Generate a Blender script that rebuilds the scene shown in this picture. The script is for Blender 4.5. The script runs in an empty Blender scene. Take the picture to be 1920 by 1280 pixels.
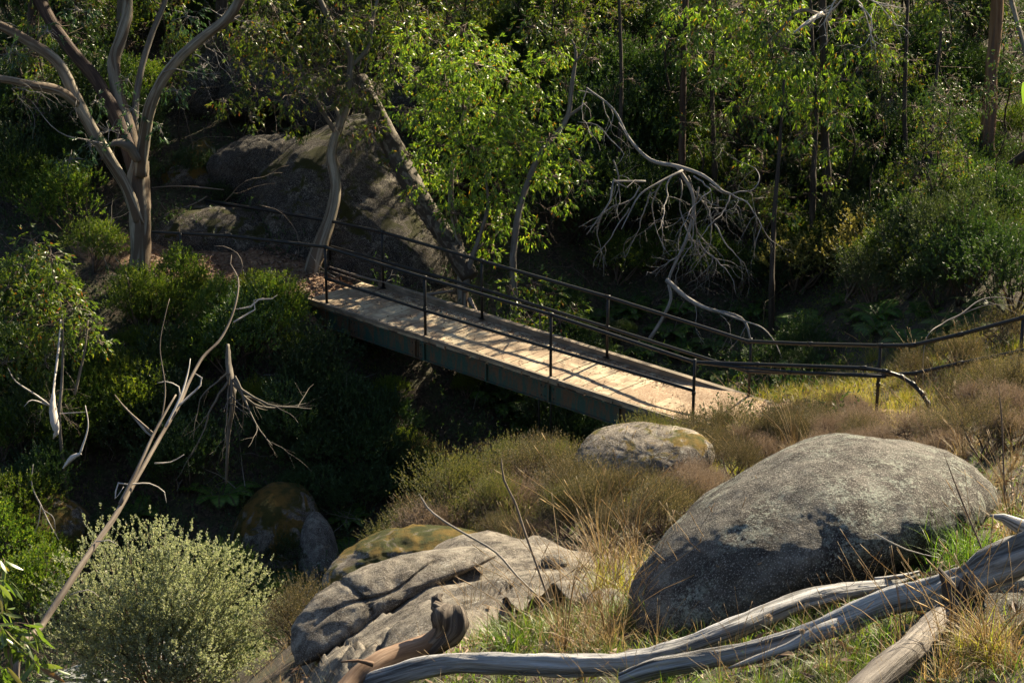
import bpy, math, random
import numpy as np
from mathutils import Vector, noise as mnoise
R = math.radians
rng = np.random.default_rng(7)
random.seed(7)
scene = bpy.context.scene
COL = scene.collection

# ------------------------------------------------------------------ camera frame
F = 4000.0                      # focal length in photo pixels (photo 1920 x 1280)
PITCH = R(20)
CAM = np.array([0.0, 0.0, 12.89])
FWD = np.array([0, math.cos(PITCH), -math.sin(PITCH)])
UP = np.array([0, math.sin(PITCH), math.cos(PITCH)])
RT = np.array([1.0, 0, 0])
def P(px, py, d):
    return CAM + d * (FWD + RT * (px - 960) / F + UP * (640 - py) / F)
def topx(p):
    v = np.asarray(p) - CAM
    d = v @ FWD
    return 960 + F * (v @ RT) / d, 640 - F * (v @ UP) / d
def PZ(px, py, z):
    r = FWD + RT * (px - 960) / F + UP * (640 - py) / F
    return CAM + r * ((z - CAM[2]) / r[2])
SUN_AZ = 38.0                   # degrees from +Y towards +X
SUN_EL = 32.0
S = np.array([math.sin(R(SUN_AZ)) * math.cos(R(SUN_EL)), math.cos(R(SUN_AZ)) * math.cos(R(SUN_EL)), math.sin(R(SUN_EL))])

# ------------------------------------------------------------------ terrain
GP = np.array([
 (0,-8,14),(0,0,11.2),(6,0,12.6),(-6,0,9.6),(-14,0,8),(16,0,15),(-25,-8,9),(25,-8,19),
 (-2.6,9.5,6.3),(4,12,7.5),(-6,12,3.5),(-12,14,2),(10,10,11),
 (3.9,15.6,6.1),(1.9,12.4,6.75),(.9,12.3,6.5),(1.2,15,5.2),(-.6,14.5,5.3),(-1.7,15,4.5),(9,18,8.0),
 (-1.5,19,3.3),(-.3,22,2.7),(-4.3,22,-.6),(-6,18,.2),(-12,22,-1.5),(2.2,20.5,3.7),(5.5,22,4.1),
 (1.6,27.0,.9),(3.0,26.5,1.6),(-.2,26,1.2),(-2.4,24,.6),(6,27.8,1.5),(7.4,27.9,1.9),(5.5,29.6,.95),(10,25,4),(16,30,6),
 (4.6,31.6,.35),(3.6,31.6,.06),(2.8,30.9,.05),(3.9,32.9,-.1),(5.5,33,.0),(8,32,1.2),
 (-.4,29,-1.9),(1.3,30,-1.3),
 (-9,27,-3.6),(-16,24,-4),(-4,31.0,-3.4),(-.3,34.4,-3),(3.4,37.6,-2.2),(5.8,41,-1.2),(9,45,.2),(14,50,2.0),(-25,20,-4.5),
 (2.2,33.6,-2.0),(-2.2,35.4,-2.4),(-3.2,36.4,-1.2),
 (-3.9,37.6,-.12),(-4.4,38.6,-.04),(-3.4,39.6,-.05),(-5.6,38.6,.0),(-8,39.4,.15),(-12,40.2,.7),(-6.5,36.8,-.8),(-7,34.4,-2.2),(-9.8,36.5,-.7),(-10.5,32.5,-2.2),(-14,34,-.5),
 (-1,39.4,-.6),(1,41.5,-.6),(-4,42.5,.8),(-9,44,1.6),(0,44.5,.9),(4,44,.2),(7.5,38.5,.3),(7,36,.2),(11,40,1.6),
 (-10,50,3.2),(0,50,2.3),(8,50,1.9),(-18,46,3),(16,44,3.4),(-16,60,6),(0,60,4.6),(14,60,5.2),(26,50,8),(0,80,11),(-30,80,13),(30,80,14),(0,120,24),(-50,120,28),(50,120,28),
 (-30,50,5),(-30,35,1),(40,40,12),(-60,30,4),(60,20,20),(-60,80,14),(60,90,20),(-60,-10,8),(60,-10,24)], float)
GP = np.vstack([GP] + [P(x, y, d) - [0, 0, o + (.09 if d < 10.5 else .05)] for x, y, d, o in ((1200, 1262, 9.2, .05), (1430, 1215, 9.0, .05), (1680, 1125, 8.7, .06), (1880, 1060, 8.3, .08), (2060, 1000, 8.1, .1), (700, 1272, 10.1, .08), (880, 1241, 9.9, .07), (1080, 1247, 9.7, .07), (1300, 1200, 9.6, .06), (1500, 1130, 9.8, .06), (1700, 1090, 10, .03), (1640, 1290, 7.5, .05), (1850, 1240, 7.6, .03), (1000, 1150, 11.2, 0), (1180, 1130, 11.6, 0), (1700, 1010, 11.0, 0), (1880, 960, 12.2, 0), (900, 1190, 10.8, 0))])
def _tps(r2):
    return np.where(r2 > 1e-9, 0.5 * r2 * np.log(np.maximum(r2, 1e-9)), 0)
_n = len(GP)
_K = _tps(((GP[:, None, :2] - GP[None, :, :2]) ** 2).sum(2)) + np.eye(_n) * .6
_Q = np.hstack([np.ones((_n, 1)), GP[:, :2]])
_A = np.block([[_K, _Q], [_Q.T, np.zeros((3, 3))]])
_W = np.linalg.solve(_A, np.concatenate([GP[:, 2], np.zeros(3)]))
def height(x, y):
    x = np.atleast_1d(np.asarray(x, float)); y = np.atleast_1d(np.asarray(y, float))
    out = np.empty(x.shape)
    for i in range(0, len(x), 20000):
        xx, yy = x[i:i+20000], y[i:i+20000]
        k = _tps((xx[:, None] - GP[:, 0]) ** 2 + (yy[:, None] - GP[:, 1]) ** 2)
        z = k @ _W[:_n] + _W[_n] + _W[_n+1] * xx + _W[_n+2] * yy
        out[i:i+20000] = z + .05 * np.sin(xx * 2.1 + 1.3 * np.sin(yy * 1.3)) * np.sin(yy * 1.7 + .8) + .025 * np.sin(xx * 5.3 + yy * 2.2) * np.sin(yy * 4.9 - xx)
    return out
def hz(x, y): return float(height([x], [y])[0])
_ds = np.linspace(5, 110, 900)
def ground_at(px, py):
    """where the sight line through a photo pixel first meets the ground"""
    r = FWD + RT * (px - 960) / F + UP * (640 - py) / F
    pts = CAM + _ds[:, None] * r
    h = height(pts[:, 0], pts[:, 1])
    below = np.nonzero(pts[:, 2] < h)[0]
    p = pts[below[0]] if len(below) else pts[-1]
    return np.array([p[0], p[1], hz(p[0], p[1])])

# ------------------------------------------------------------------ mesh builder
class MB:
    def __init__(s):
        s.v = []; s.t = []; s.q = []; s.n = 0; s.uq = []; s.smq = []
    def add(s, v, tris=None, quads=None, uvq=None, smooth=True):
        v = np.asarray(v, float)
        if tris is not None and len(tris): s.t.append(np.asarray(tris, int) + s.n)
        if quads is not None and len(quads):
            quads = np.asarray(quads, int)
            s.q.append(quads + s.n)
            s.uq.append(np.zeros((len(quads), 4, 2)) if uvq is None else uvq)
            s.smq.append(np.full(len(quads), smooth))
        s.v.append(v); s.n += len(v)
    def build(s, name, mat, parent=None, origin=(0, 0, 0)):
        v = np.concatenate(s.v) - np.asarray(origin, float)
        t = np.concatenate(s.t) if s.t else np.zeros((0, 3), int)
        q = np.concatenate(s.q) if s.q else np.zeros((0, 4), int)
        me = bpy.data.meshes.new(name)
        me.vertices.add(len(v)); me.vertices.foreach_set('co', v.astype(np.float32).ravel())
        nl = t.size + q.size
        me.loops.add(nl); me.loops.foreach_set('vertex_index', np.concatenate([t.ravel(), q.ravel()]).astype(np.int32))
        me.polygons.add(len(t) + len(q))
        tot = np.concatenate([np.full(len(t), 3), np.full(len(q), 4)])
        me.polygons.foreach_set('loop_start', (np.cumsum(tot) - tot).astype(np.int32))
        sm = np.concatenate([np.zeros(len(t), bool)] + s.smq)
        me.update(calc_edges=True)
        me.polygons.foreach_set('use_smooth', sm)
        if len(q):
            uv = me.uv_layers.new(name='UVMap')
            u = np.concatenate([np.zeros((t.size, 2)), np.concatenate(s.uq).reshape(-1, 2)])
            uv.data.foreach_set('uv', u.astype(np.float32).ravel())
        me.materials.append(mat)
        me.validate()
        o = bpy.data.objects.new(name, me)
        COL.objects.link(o)
        if parent is None: o.location = origin
        else: o.parent = parent
        return o

def nrm(a):
    return a / np.maximum(np.linalg.norm(a, axis=-1, keepdims=True), 1e-9)
def rdir(n, g=rng):
    return nrm(g.normal(size=(n, 3)))

def smooth_path(pts, rad, step):
    """Catmull-Rom through pts, resampled"""
    p = np.asarray(pts, float); r = np.asarray(rad, float)
    if len(p) == 2: 
        n = max(2, int(np.linalg.norm(p[1] - p[0]) / step) + 1)
        w = np.linspace(0, 1, n)[:, None]
        return p[0] * (1 - w) + p[1] * w, r[0] * (1 - w[:, 0]) + r[1] * w[:, 0]
    e = np.vstack([2 * p[0] - p[1], p, 2 * p[-1] - p[-2]])
    out = []; ro = []
    for i in range(len(p) - 1):
        a, b, c, d = e[i], e[i+1], e[i+2], e[i+3]
        n = max(1, int(np.linalg.norm(c - b) / step))
        for k in range(n):
            t = k / n
            out.append(.5 * ((2 * b) + (-a + c) * t + (2*a - 5*b + 4*c - d) * t*t + (-a + 3*b - 3*c + d) * t**3))
            ro.append(r[i] * (1 - t) + r[i+1] * t)
    out.append(p[-1]); ro.append(r[-1])
    return np.array(out), np.array(ro)

def tube(mb, pts, rad, sides=6, step=None, rough=0.0, seed=0, cap=True):
    pts = np.asarray(pts, float); rad = np.asarray(rad, float)
    if rad.ndim == 0: rad = np.full(len(pts), float(rad))
    if step: pts, rad = smooth_path(pts, rad, step)
    n = len(pts)
    tan = np.gradient(pts, axis=0); tan = nrm(tan)
    ref = np.array([0.31, 0.17, 0.93])
    if abs(nrm(pts[-1] - pts[0]) @ nrm(ref)) > .9: ref = np.array([.95, .2, .1])
    a = nrm(np.cross(tan, ref)); b = np.cross(tan, a)
    th = np.arange(sides) * 2 * math.pi / sides
    rr = np.repeat(rad[:, None], sides, 1)
    ln = np.concatenate([[0], np.cumsum(np.linalg.norm(np.diff(pts, axis=0), axis=1))])
    if rough:
        ph = seed * 1.7
        k = rough * (np.sin(2 * th[None] + ph + ln[:, None] * 1.3) * .4 + .3 * np.sin(3 * th[None] - ln[:, None] * 2.6 / (1 + 8 * rad.mean()) + ph * 2))
        g = np.random.default_rng(seed + 5); R0 = max(rad.mean(), .02)
        nz = np.array([[mnoise.fractal(Vector((math.cos(t_) * 1.6 + ph, math.sin(t_) * 1.6, l_ / R0 * .32)), 1.0, 2.0, 4) for t_ in th] for l_ in ln])
        k = k + rough * 1.5 * nz
        if sides >= 20:      # long drying cracks
            for q_ in range(sides // 4):
                c_ = g.uniform(0, 6.28); l0 = g.uniform(0, ln[-1]); hl = g.uniform(.15, .6) * (ln[-1] * .3 + .2)
                dth = np.abs((th[None] - c_ - (ln[:, None] - l0) * .15 + math.pi) % (2 * math.pi) - math.pi)
                k = k - rough * 1.3 * np.exp(-(dth / .09) ** 2) * np.clip(1 - ((ln[:, None] - l0) / hl) ** 2, 0, 1)
        rr = rr * (1 + k)
    v = pts[:, None] + rr[..., None] * (np.cos(th)[None, :, None] * a[:, None] + np.sin(th)[None, :, None] * b[:, None])
    i = np.arange(n - 1)[:, None]; j = np.arange(sides)[None]
    j2 = (j + 1) % sides
    q = np.stack([i * sides + j, i * sides + j2, (i + 1) * sides + j2, (i + 1) * sides + j], -1).reshape(-1, 4)
    circ = 2 * math.pi * max(rad.mean(), 1e-3)
    u0 = (j / sides * circ + 0 * i); u1 = ((j + 1) / sides * circ + 0 * i)
    v0 = ln[:-1][:, None] + 0 * j; v1 = ln[1:][:, None] + 0 * j
    uv = np.stack([np.stack([u0, v0], -1), np.stack([u1, v0], -1), np.stack([u1, v1], -1), np.stack([u0, v1], -1)], -2).reshape(-1, 4, 2)
    V = v.reshape(-1, 3); tr = None
    if cap:
        V = np.vstack([V, pts[-1] + tan[-1] * rad[-1] * .3, pts[0] - tan[0] * rad[0] * .3])
        e = n * sides
        jj = np.arange(sides); jn = (jj + 1) % sides
        tr = np.vstack([np.stack([(n-1)*sides + jj, (n-1)*sides + jn, np.full(sides, e)], 1), np.stack([jn, jj, np.full(sides, e + 1)], 1)])
    mb.add(V, tr, q, uv)

def box(mb, c, ax, half, smooth=False):
    """box with centre c, axes ax (3x3 rows), half sizes"""
    c = np.asarray(c, float); ax = np.asarray(ax, float)
    s = np.array([[i, j, k] for i in (-1, 1) for j in (-1, 1) for k in (-1, 1)], float)
    v = c + (s * np.asarray(half)) @ ax
    q = [[0,1,3,2],[4,6,7,5],[0,4,5,1],[2,3,7,6],[0,2,6,4],[1,5,7,3]]
    hx, hy, hz_ = half
    uv = np.array([[[0,0],[0,2*hz_],[2*hy,2*hz_],[2*hy,0]]]*2 + [[[0,0],[2*hx,0],[2*hx,2*hz_],[0,2*hz_]]]*2 + [[[0,0],[0,2*hy],[2*hx,2*hy],[2*hx,0]]]*2)
    mb.add(v, None, q, uv, smooth=smooth)

def leaves(mb, p, d, L, W, g=rng, fold=.18, curve=0.0):
    n = len(p)
    L = np.broadcast_to(L, n)[:, None]; W = np.broadcast_to(W, n)[:, None]
    d = nrm(d)
    s = nrm(np.cross(d, rdir(n, g))); nn = np.cross(d, s)
    mid = p + d * L * .42 + nn * W * fold
    tip = p + d * L + nn * L * curve
    v = np.stack([p, mid + s * W * .5, tip, mid - s * W * .5], 1).reshape(-1, 3)
    i = np.arange(n) * 4
    mb.add(v, np.concatenate([np.stack([i, i+1, i+2], 1), np.stack([i, i+2, i+3], 1)]))

def blades(mb, base, d, L, W, droop, g=rng, seg=4):
    """curved grass blades, tapering"""
    n = len(base); d = nrm(d)
    L = np.broadcast_to(L, n)[:, None]; W = np.broadcast_to(W, n)[:, None]; droop = np.broadcast_to(droop, n)[:, None]
    h = nrm(d * np.array([1, 1, 0]) + g.normal(size=(n, 3)) * np.array([.08, .08, 0]))
    s = nrm(np.cross(h, np.array([0, 0, 1.0]))) + g.normal(size=(n, 3)) * .35
    s = nrm(s)
    rows = []
    for k in range(seg + 1):
        t = k / seg
        c = base + d * L * t + (h * .5 - np.array([0, 0, 1.0])) * droop * L * t * t
        w = W * (1 - t) ** .7 * .5
        if k == seg: rows.append(c[:, None])
        else: rows.append(np.stack([c - s * w, c + s * w], 1))
    v = np.concatenate(rows, 1); m = 2 * seg + 1
    i = np.arange(n)[:, None] * m
    q = np.concatenate([np.stack([i[:, 0] + 2*k, i[:, 0] + 2*k + 1, i[:, 0] + 2*k + 3, i[:, 0] + 2*k + 2], 1) for k in range(seg - 1)])
    k = seg - 1
    t = np.stack([i[:, 0] + 2*k, i[:, 0] + 2*k + 1, i[:, 0] + 2*k + 2], 1)
    mb.add(v.reshape(-1, 3), t, q)

def sprigs(mb, p, d, length, per, L, W, spread=.9, g=rng):
    """leaves set along short twigs"""
    n = len(p); d = nrm(d)
    length = np.broadcast_to(length, n)
    t = g.uniform(.15, 1, (n, per))
    q = p[:, None] + d[:, None] * (t * length[:, None])[..., None]
    r = rdir(n * per, g).reshape(n, per, 3)
    dd = d[:, None] * 1.0 + r * spread
    k = n * per
    leaves(mb, q.reshape(-1, 3), dd.reshape(-1, 3), L * g.uniform(.7, 1.25, k), W * g.uniform(.75, 1.2, k), g)

# ------------------------------------------------------------------ things
def tag(o, label=None, cat=None, group=None, kind=None):
    if label: o['label'] = label
    if cat: o['category'] = cat
    if group: o['group'] = group
    if kind: o['kind'] = kind
    return o
def empty(name, loc, label=None, cat=None, group=None):
    o = bpy.data.objects.new(name, None); COL.objects.link(o)
    o.location = [float(c) for c in loc]; o.empty_display_size = .2
    return tag(o, label, cat, group)
def copy_thing(root, loc, rz=0.0, sc=1.0, label=None, cat=None, group=None, tilt=(0, 0)):
    r = root.copy(); COL.objects.link(r)
    r.location = [float(c) for c in loc]; r.rotation_euler = (tilt[0], tilt[1], rz)
    r.scale = (sc, sc, sc) if np.isscalar(sc) else sc
    tag(r, label, cat, group)
    for ch in root.children:
        c = ch.copy(); COL.objects.link(c); c.parent = r
        for g2 in ch.children:
            e = g2.copy(); COL.objects.link(e); e.parent = c
    return r
_used = set()
class Proto:
    """first placement moves the source itself, later ones are copies"""
    def __init__(s, root): s.root = root; s.fresh = True
    def put(s, loc, rz=0.0, sc=1.0, label=None, cat=None, group=None, tilt=(0, 0), name=None):
        if s.fresh:
            s.fresh = False; r = s.root
            r.location = [float(c) for c in loc]; r.rotation_euler = (tilt[0], tilt[1], rz)
            r.scale = (sc, sc, sc) if np.isscalar(sc) else sc
            tag(r, label, cat, group)
            return r
        return copy_thing(s.root, loc, rz, sc, label, cat, group, tilt)
LAND = [(262,470,'the large forked gum'),(600,440,'the slender pale gum'),(890,260,'the sunlit green gum'),(640,340,'the big lichen-covered boulder'),
 (1290,400,'the fallen grey dead tree'),(1855,200,'the orange-barked trunk'),(614,572,'the path-end bridge post'),(1300,770,'the gravel-end bridge post'),
 (1640,690,'the right-hand handrail'),(1500,980,'the large grey boulder'),(820,1120,'the broad granite slab'),(1160,810,'the mossy rock below the bridge'),
 (540,1000,'the mossy dark boulder'),(300,1120,'the big silvery bush'),(430,760,'the upturned root stump'),(100,790,'the white broken stub'),
 (850,720,'the green bridge girder'),(1740,1100,'the grey forked log'),(1545,200,'the dark central forest trunk'),(380,300,'the golden rock under the gum'),(230,920,'the leaning dead sapling'),
 (1100,60,'the top of the picture'),(60,600,'the left picture edge'),(1880,560,'the right picture edge'),(1000,920,'the brown heath bank'),(1450,150,'the hanging green gum foliage'),(1650,330,'the right-hand forest slope'),(500,560,'the dirt path')]
_lab = {}
ORD = ['', 'second ', 'third ', 'fourth ', 'fifth ', 'sixth ', 'seventh ', 'eighth ', 'ninth ', 'tenth ', 'eleventh ', 'twelfth ']
def where(px, py, skip=None):
    L = [l for l in LAND if l[2] != skip]
    b = sorted(L, key=lambda l: math.hypot((px - l[0]), (py - l[1]) * 1.2))
    l = b[0]; dx, dy = px - l[0], py - l[1]
    dist = math.hypot(dx, dy)
    v = 'above' if dy < 0 else 'below'; h = 'left of' if dx < 0 else 'right of'
    if abs(dx) > 2 * abs(dy): r = h
    elif abs(dy) > 2 * abs(dx): r = v
    else: r = v + ' and ' + h
    near = 'just ' if dist < 110 else ''
    return near + r + ' ' + l[2]
def autolabel(desc, px, py):
    s = f'{desc} {where(px, py)}'
    k = _lab.get(s, 0); _lab[s] = k + 1
    if k: s = ORD[min(k, 11)] + s
    return s
# ------------------------------------------------------------------ materials
def mat(name):
    m = bpy.data.materials.new(name); m.use_nodes = True
    nt = m.node_tree
    return m, nt, nt.nodes['Principled BSDF'], nt.nodes['Material Output']
class N:
    """tiny node helper"""
    def __init__(s, nt): s.nt = nt
    def new(s, t, **kw):
        n = s.nt.nodes.new(t)
        for k, v in kw.items():
            if k in n.bl_rna.properties.keys() and k not in n.inputs.keys(): setattr(n, k, v)
            else: n.inputs[k].default_value = v
        return n
    def link(s, a, b): s.nt.links.new(a, b)
    def noise(s, vec, scale, detail=4, rough=.6, dist=0):
        n = s.new('ShaderNodeTexNoise'); n.inputs['Scale'].default_value = scale; n.inputs['Detail'].default_value = detail
        n.inputs['Roughness'].default_value = rough; n.inputs['Distortion'].default_value = dist
        if vec is not None: s.link(vec, n.inputs['Vector'])
        return n.outputs['Fac']
    def ramp(s, fac, stops, interp='LINEAR'):
        r = s.new('ShaderNodeValToRGB'); cr = r.color_ramp; cr.interpolation = interp
        while len(cr.elements) < len(stops): cr.elements.new(.5)
        for e, (p, c) in zip(cr.elements, stops):
            e.position = p; e.color = (c[0], c[1], c[2], 1) if not np.isscalar(c) else (c, c, c, 1)
        s.link(fac, r.inputs['Fac'])
        return r.outputs['Color']
    def mix(s, fac, a, b, mode='MIX'):
        m = s.new('ShaderNodeMix'); m.data_type = 'RGBA'; m.blend_type = mode
        for sock, v in ((m.inputs['Factor'], fac), (m.inputs['A'] if False else m.inputs[6], a), (m.inputs[7], b)):
            if hasattr(v, 'is_output'): s.link(v, sock)
            elif np.isscalar(v): sock.default_value = v if sock == m.inputs['Factor'] else (v, v, v, 1)
            else: sock.default_value = (*v, 1)
        return m.outputs[2]
    def mapping(s, vec, scale=(1, 1, 1)):
        m = s.new('ShaderNodeMapping'); m.inputs['Scale'].default_value = scale; s.link(vec, m.inputs['Vector']); return m.outputs['Vector']
    def bump(s, h, strength, dist):
        b = s.new('ShaderNodeBump'); b.inputs['Strength'].default_value = strength; b.inputs['Distance'].default_value = dist
        s.link(h, b.inputs['Height']); return b.outputs['Normal']

def leaf_mat(name, stops, trans=.4, tcol=(1.25, 1.3, .45), rough=.5, spec=.5):
    m, nt, b, out = mat(name); n = N(nt)
    geo = n.new('ShaderNodeNewGeometry'); oi = n.new('ShaderNodeObjectInfo')
    col = n.ramp(geo.outputs['Random Per Island'], stops)
    hs = n.new('ShaderNodeHueSaturation'); n.link(col, hs.inputs['Color'])
    mr = n.new('ShaderNodeMapRange'); mr.inputs['To Min'].default_value = .75; mr.inputs['To Max'].default_value = 1.25
    n.link(oi.outputs['Random'], mr.inputs['Value']); n.link(mr.outputs['Result'], hs.inputs['Value'])
    mr2 = n.new('ShaderNodeMapRange'); mr2.inputs['To Min'].default_value = .485; mr2.inputs['To Max'].default_value = .503
    n.link(oi.outputs['Random'], mr2.inputs['Value']); n.link(mr2.outputs['Result'], hs.inputs['Hue'])
    c = hs.outputs['Color']
    n.link(c, b.inputs['Base Color']); b.inputs['Roughness'].default_value = rough
    b.inputs['Specular IOR Level'].default_value = spec
    t = n.new('ShaderNodeBsdfTranslucent')
    n.link(n.mix(1.0, c, tcol, 'MULTIPLY'), t.inputs['Color'])
    ms = n.new('ShaderNodeMixShader'); ms.inputs['Fac'].default_value = trans
    n.link(b.outputs[0], ms.inputs[1]); n.link(t.outputs[0], ms.inputs[2]); n.link(ms.outputs[0], out.inputs['Surface'])
    return m
M = {}
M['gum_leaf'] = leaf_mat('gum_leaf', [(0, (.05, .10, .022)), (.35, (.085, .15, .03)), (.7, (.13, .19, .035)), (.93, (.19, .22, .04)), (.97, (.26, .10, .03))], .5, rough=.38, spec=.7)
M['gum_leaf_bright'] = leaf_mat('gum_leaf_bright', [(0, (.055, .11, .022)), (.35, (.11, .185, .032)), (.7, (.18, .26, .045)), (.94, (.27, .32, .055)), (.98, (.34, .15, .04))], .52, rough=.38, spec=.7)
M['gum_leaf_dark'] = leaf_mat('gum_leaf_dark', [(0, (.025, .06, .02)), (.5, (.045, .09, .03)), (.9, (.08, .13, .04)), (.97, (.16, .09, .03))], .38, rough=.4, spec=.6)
M['gum_leaf_blue'] = leaf_mat('gum_leaf_blue', [(0, (.04, .09, .05)), (.5, (.07, .13, .07)), (1, (.10, .17, .09))], .35, (1.1, 1.3, .6), .45)
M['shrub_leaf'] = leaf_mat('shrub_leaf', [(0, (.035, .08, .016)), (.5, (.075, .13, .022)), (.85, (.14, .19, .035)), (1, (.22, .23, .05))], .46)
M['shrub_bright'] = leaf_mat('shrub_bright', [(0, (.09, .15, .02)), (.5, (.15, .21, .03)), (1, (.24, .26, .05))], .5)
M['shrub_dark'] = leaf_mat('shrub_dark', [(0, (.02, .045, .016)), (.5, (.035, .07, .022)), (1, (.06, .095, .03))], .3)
M['shrub_yellow'] = leaf_mat('shrub_yellow', [(0, (.12, .13, .03)), (.5, (.22, .21, .06)), (1, (.34, .30, .10))], .4, (1.1, 1.05, .6))
M['silver_leaf'] = leaf_mat('silver_leaf', [(0, (.19, .225, .135)), (.45, (.31, .35, .22)), (.85, (.43, .46, .31)), (1, (.48, .44, .33))], .40, (1.1, 1.12, .75), .6)
M['heath_leaf'] = leaf_mat('heath_leaf', [(0, (.03, .036, .02)), (.45, (.066, .068, .038)), (.8, (.135, .118, .08)), (1, (.28, .235, .175))], .35, (1.2, 1.05, .55), .7)
M['heath_dry'] = leaf_mat('heath_dry', [(0, (.12, .09, .065)), (.5, (.21, .165, .125)), (1, (.32, .26, .20))], .25, (1.1, 1, .8), .8)
M['heath_green'] = leaf_mat('heath_green', [(0, (.035, .055, .02)), (.5, (.09, .10, .04)), (1, (.18, .165, .085))], .38, (1.2, 1.15, .5), .7)
M['fern'] = leaf_mat('fern', [(0, (.04, .10, .02)), (.5, (.07, .15, .025)), (1, (.13, .21, .04))], .5)
M['grass'] = leaf_mat('grass', [(0, (.07, .13, .025)), (.5, (.12, .18, .035)), (.8, (.20, .22, .06)), (1, (.34, .28, .13))], .45)
M['grass_lush'] = leaf_mat('grass_lush', [(0, (.06, .12, .02)), (.6, (.11, .19, .03)), (1, (.2, .25, .05))], .5)
M['grass_yellow'] = leaf_mat('grass_yellow', [(0, (.17, .23, .03)), (.5, (.32, .36, .05)), (1, (.50, .42, .12))], .55, (1.15, 1.05, .5))
M['grass_straw'] = leaf_mat('grass_straw', [(0, (.22, .17, .09)), (.5, (.36, .27, .14)), (1, (.50, .38, .20))], .35, (1.1, 1, .7), .6)
M['litter'] = leaf_mat('litter', [(0, (.08, .05, .03)), (.4, (.16, .10, .06)), (.8, (.27, .18, .11)), (1, (.42, .33, .24))], .12, (1.1, .9, .6), .7)

def wood_mat(name, dark, mid, light, peel=None, sx=26, sy=2.2, bump=.6, rough=.8, st3=(.28, .5, .74)):
    m, nt, b, out = mat(name); n = N(nt)
    tc = n.new('ShaderNodeTexCoord'); uv = tc.outputs['UV']; ob = tc.outputs['Object']
    st = n.noise(n.mapping(uv, (sx, sy, 1)), 1.0, 6, .65, .6)
    big = n.noise(ob, 3.0, 4, .6, .4)
    c = n.ramp(st, [(st3[0], dark), (st3[1], mid), (st3[2], light)])
    if peel is not None:
        pz = n.noise(n.mapping(uv, (sx * .28, sy * .35, 1)), 1.0, 3, .5, 1.2)
        c = n.mix(n.ramp(pz, [(.47, 0.0), (.52, 1.0)]), c, peel)
    c = n.mix(n.ramp(big, [(.35, .0), (.7, .45)]), c, n.mix(1.0, c, (.55, .5, .45), 'MULTIPLY'))
    n.link(c, b.inputs['Base Color']); b.inputs['Roughness'].default_value = rough; b.inputs['Specular IOR Level'].default_value = .3
    n.link(n.bump(st, bump, .02), b.inputs['Normal'])
    return m
M['bark_pale'] = wood_mat('bark_pale', (.09, .07, .05), (.24, .205, .15), (.42, .38, .30), (.12, .085, .055), 20, 1.0, .8)
M['bark_brown'] = wood_mat('bark_brown', (.03, .018, .012), (.075, .045, .03), (.15, .10, .065), (.045, .025, .018), 22, 2.0, .9)
M['bark_orange'] = wood_mat('bark_orange', (.11, .055, .025), (.21, .115, .055), (.33, .22, .13), (.13, .08, .05), 12, .7)
M['bark_lichen'] = wood_mat('bark_lichen', (.045, .036, .026), (.12, .10, .075), (.27, .235, .18), (.05, .038, .026), 16, 9, .9)
M['bark_dark'] = wood_mat('bark_dark', (.02, .015, .012), (.05, .038, .028), (.10, .078, .06), None, 20, 1.6, .9)
M['bark_grey'] = wood_mat('bark_grey', (.07, .06, .05), (.15, .13, .105), (.26, .23, .19), None, 18, 1.5)
M['dead_grey'] = wood_mat('dead_grey', (.11, .10, .09), (.26, .24, .215), (.46, .43, .39), None, 30, 2.5, .4)
M['dead_brown'] = wood_mat('dead_brown', (.085, .065, .05), (.20, .16, .125), (.36, .31, .25), None, 26, 1.8, .5)
M['dead_white'] = wood_mat('dead_white', (.33, .29, .25), (.55, .51, .46), (.72, .69, .64), None, 22, 2, .5)
M['log_grey'] = wood_mat('log_grey', (.05, .047, .045), (.27, .268, .268), (.50, .50, .505), None, 36, 1.3, 1.0, .7, (.36, .5, .70))
M['log_brown'] = wood_mat('log_brown', (.06, .035, .022), (.20, .125, .08), (.37, .27, .19), None, 22, 1.6, .5)
M['log_dim'] = wood_mat('log_dim', (.035, .028, .024), (.13, .11, .095), (.27, .24, .21), None, 36, 1.3, 1.0, .7, (.36, .5, .7))
M['log_char'] = wood_mat('log_char', (.012, .009, .008), (.06, .045, .035), (.30, .25, .20), None, 34, 2.4, 1.0)
M['twig'] = wood_mat('twig', (.08, .055, .04), (.16, .115, .085), (.28, .22, .17), None, 20, 3, .3)
M['plank'] = None

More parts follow.
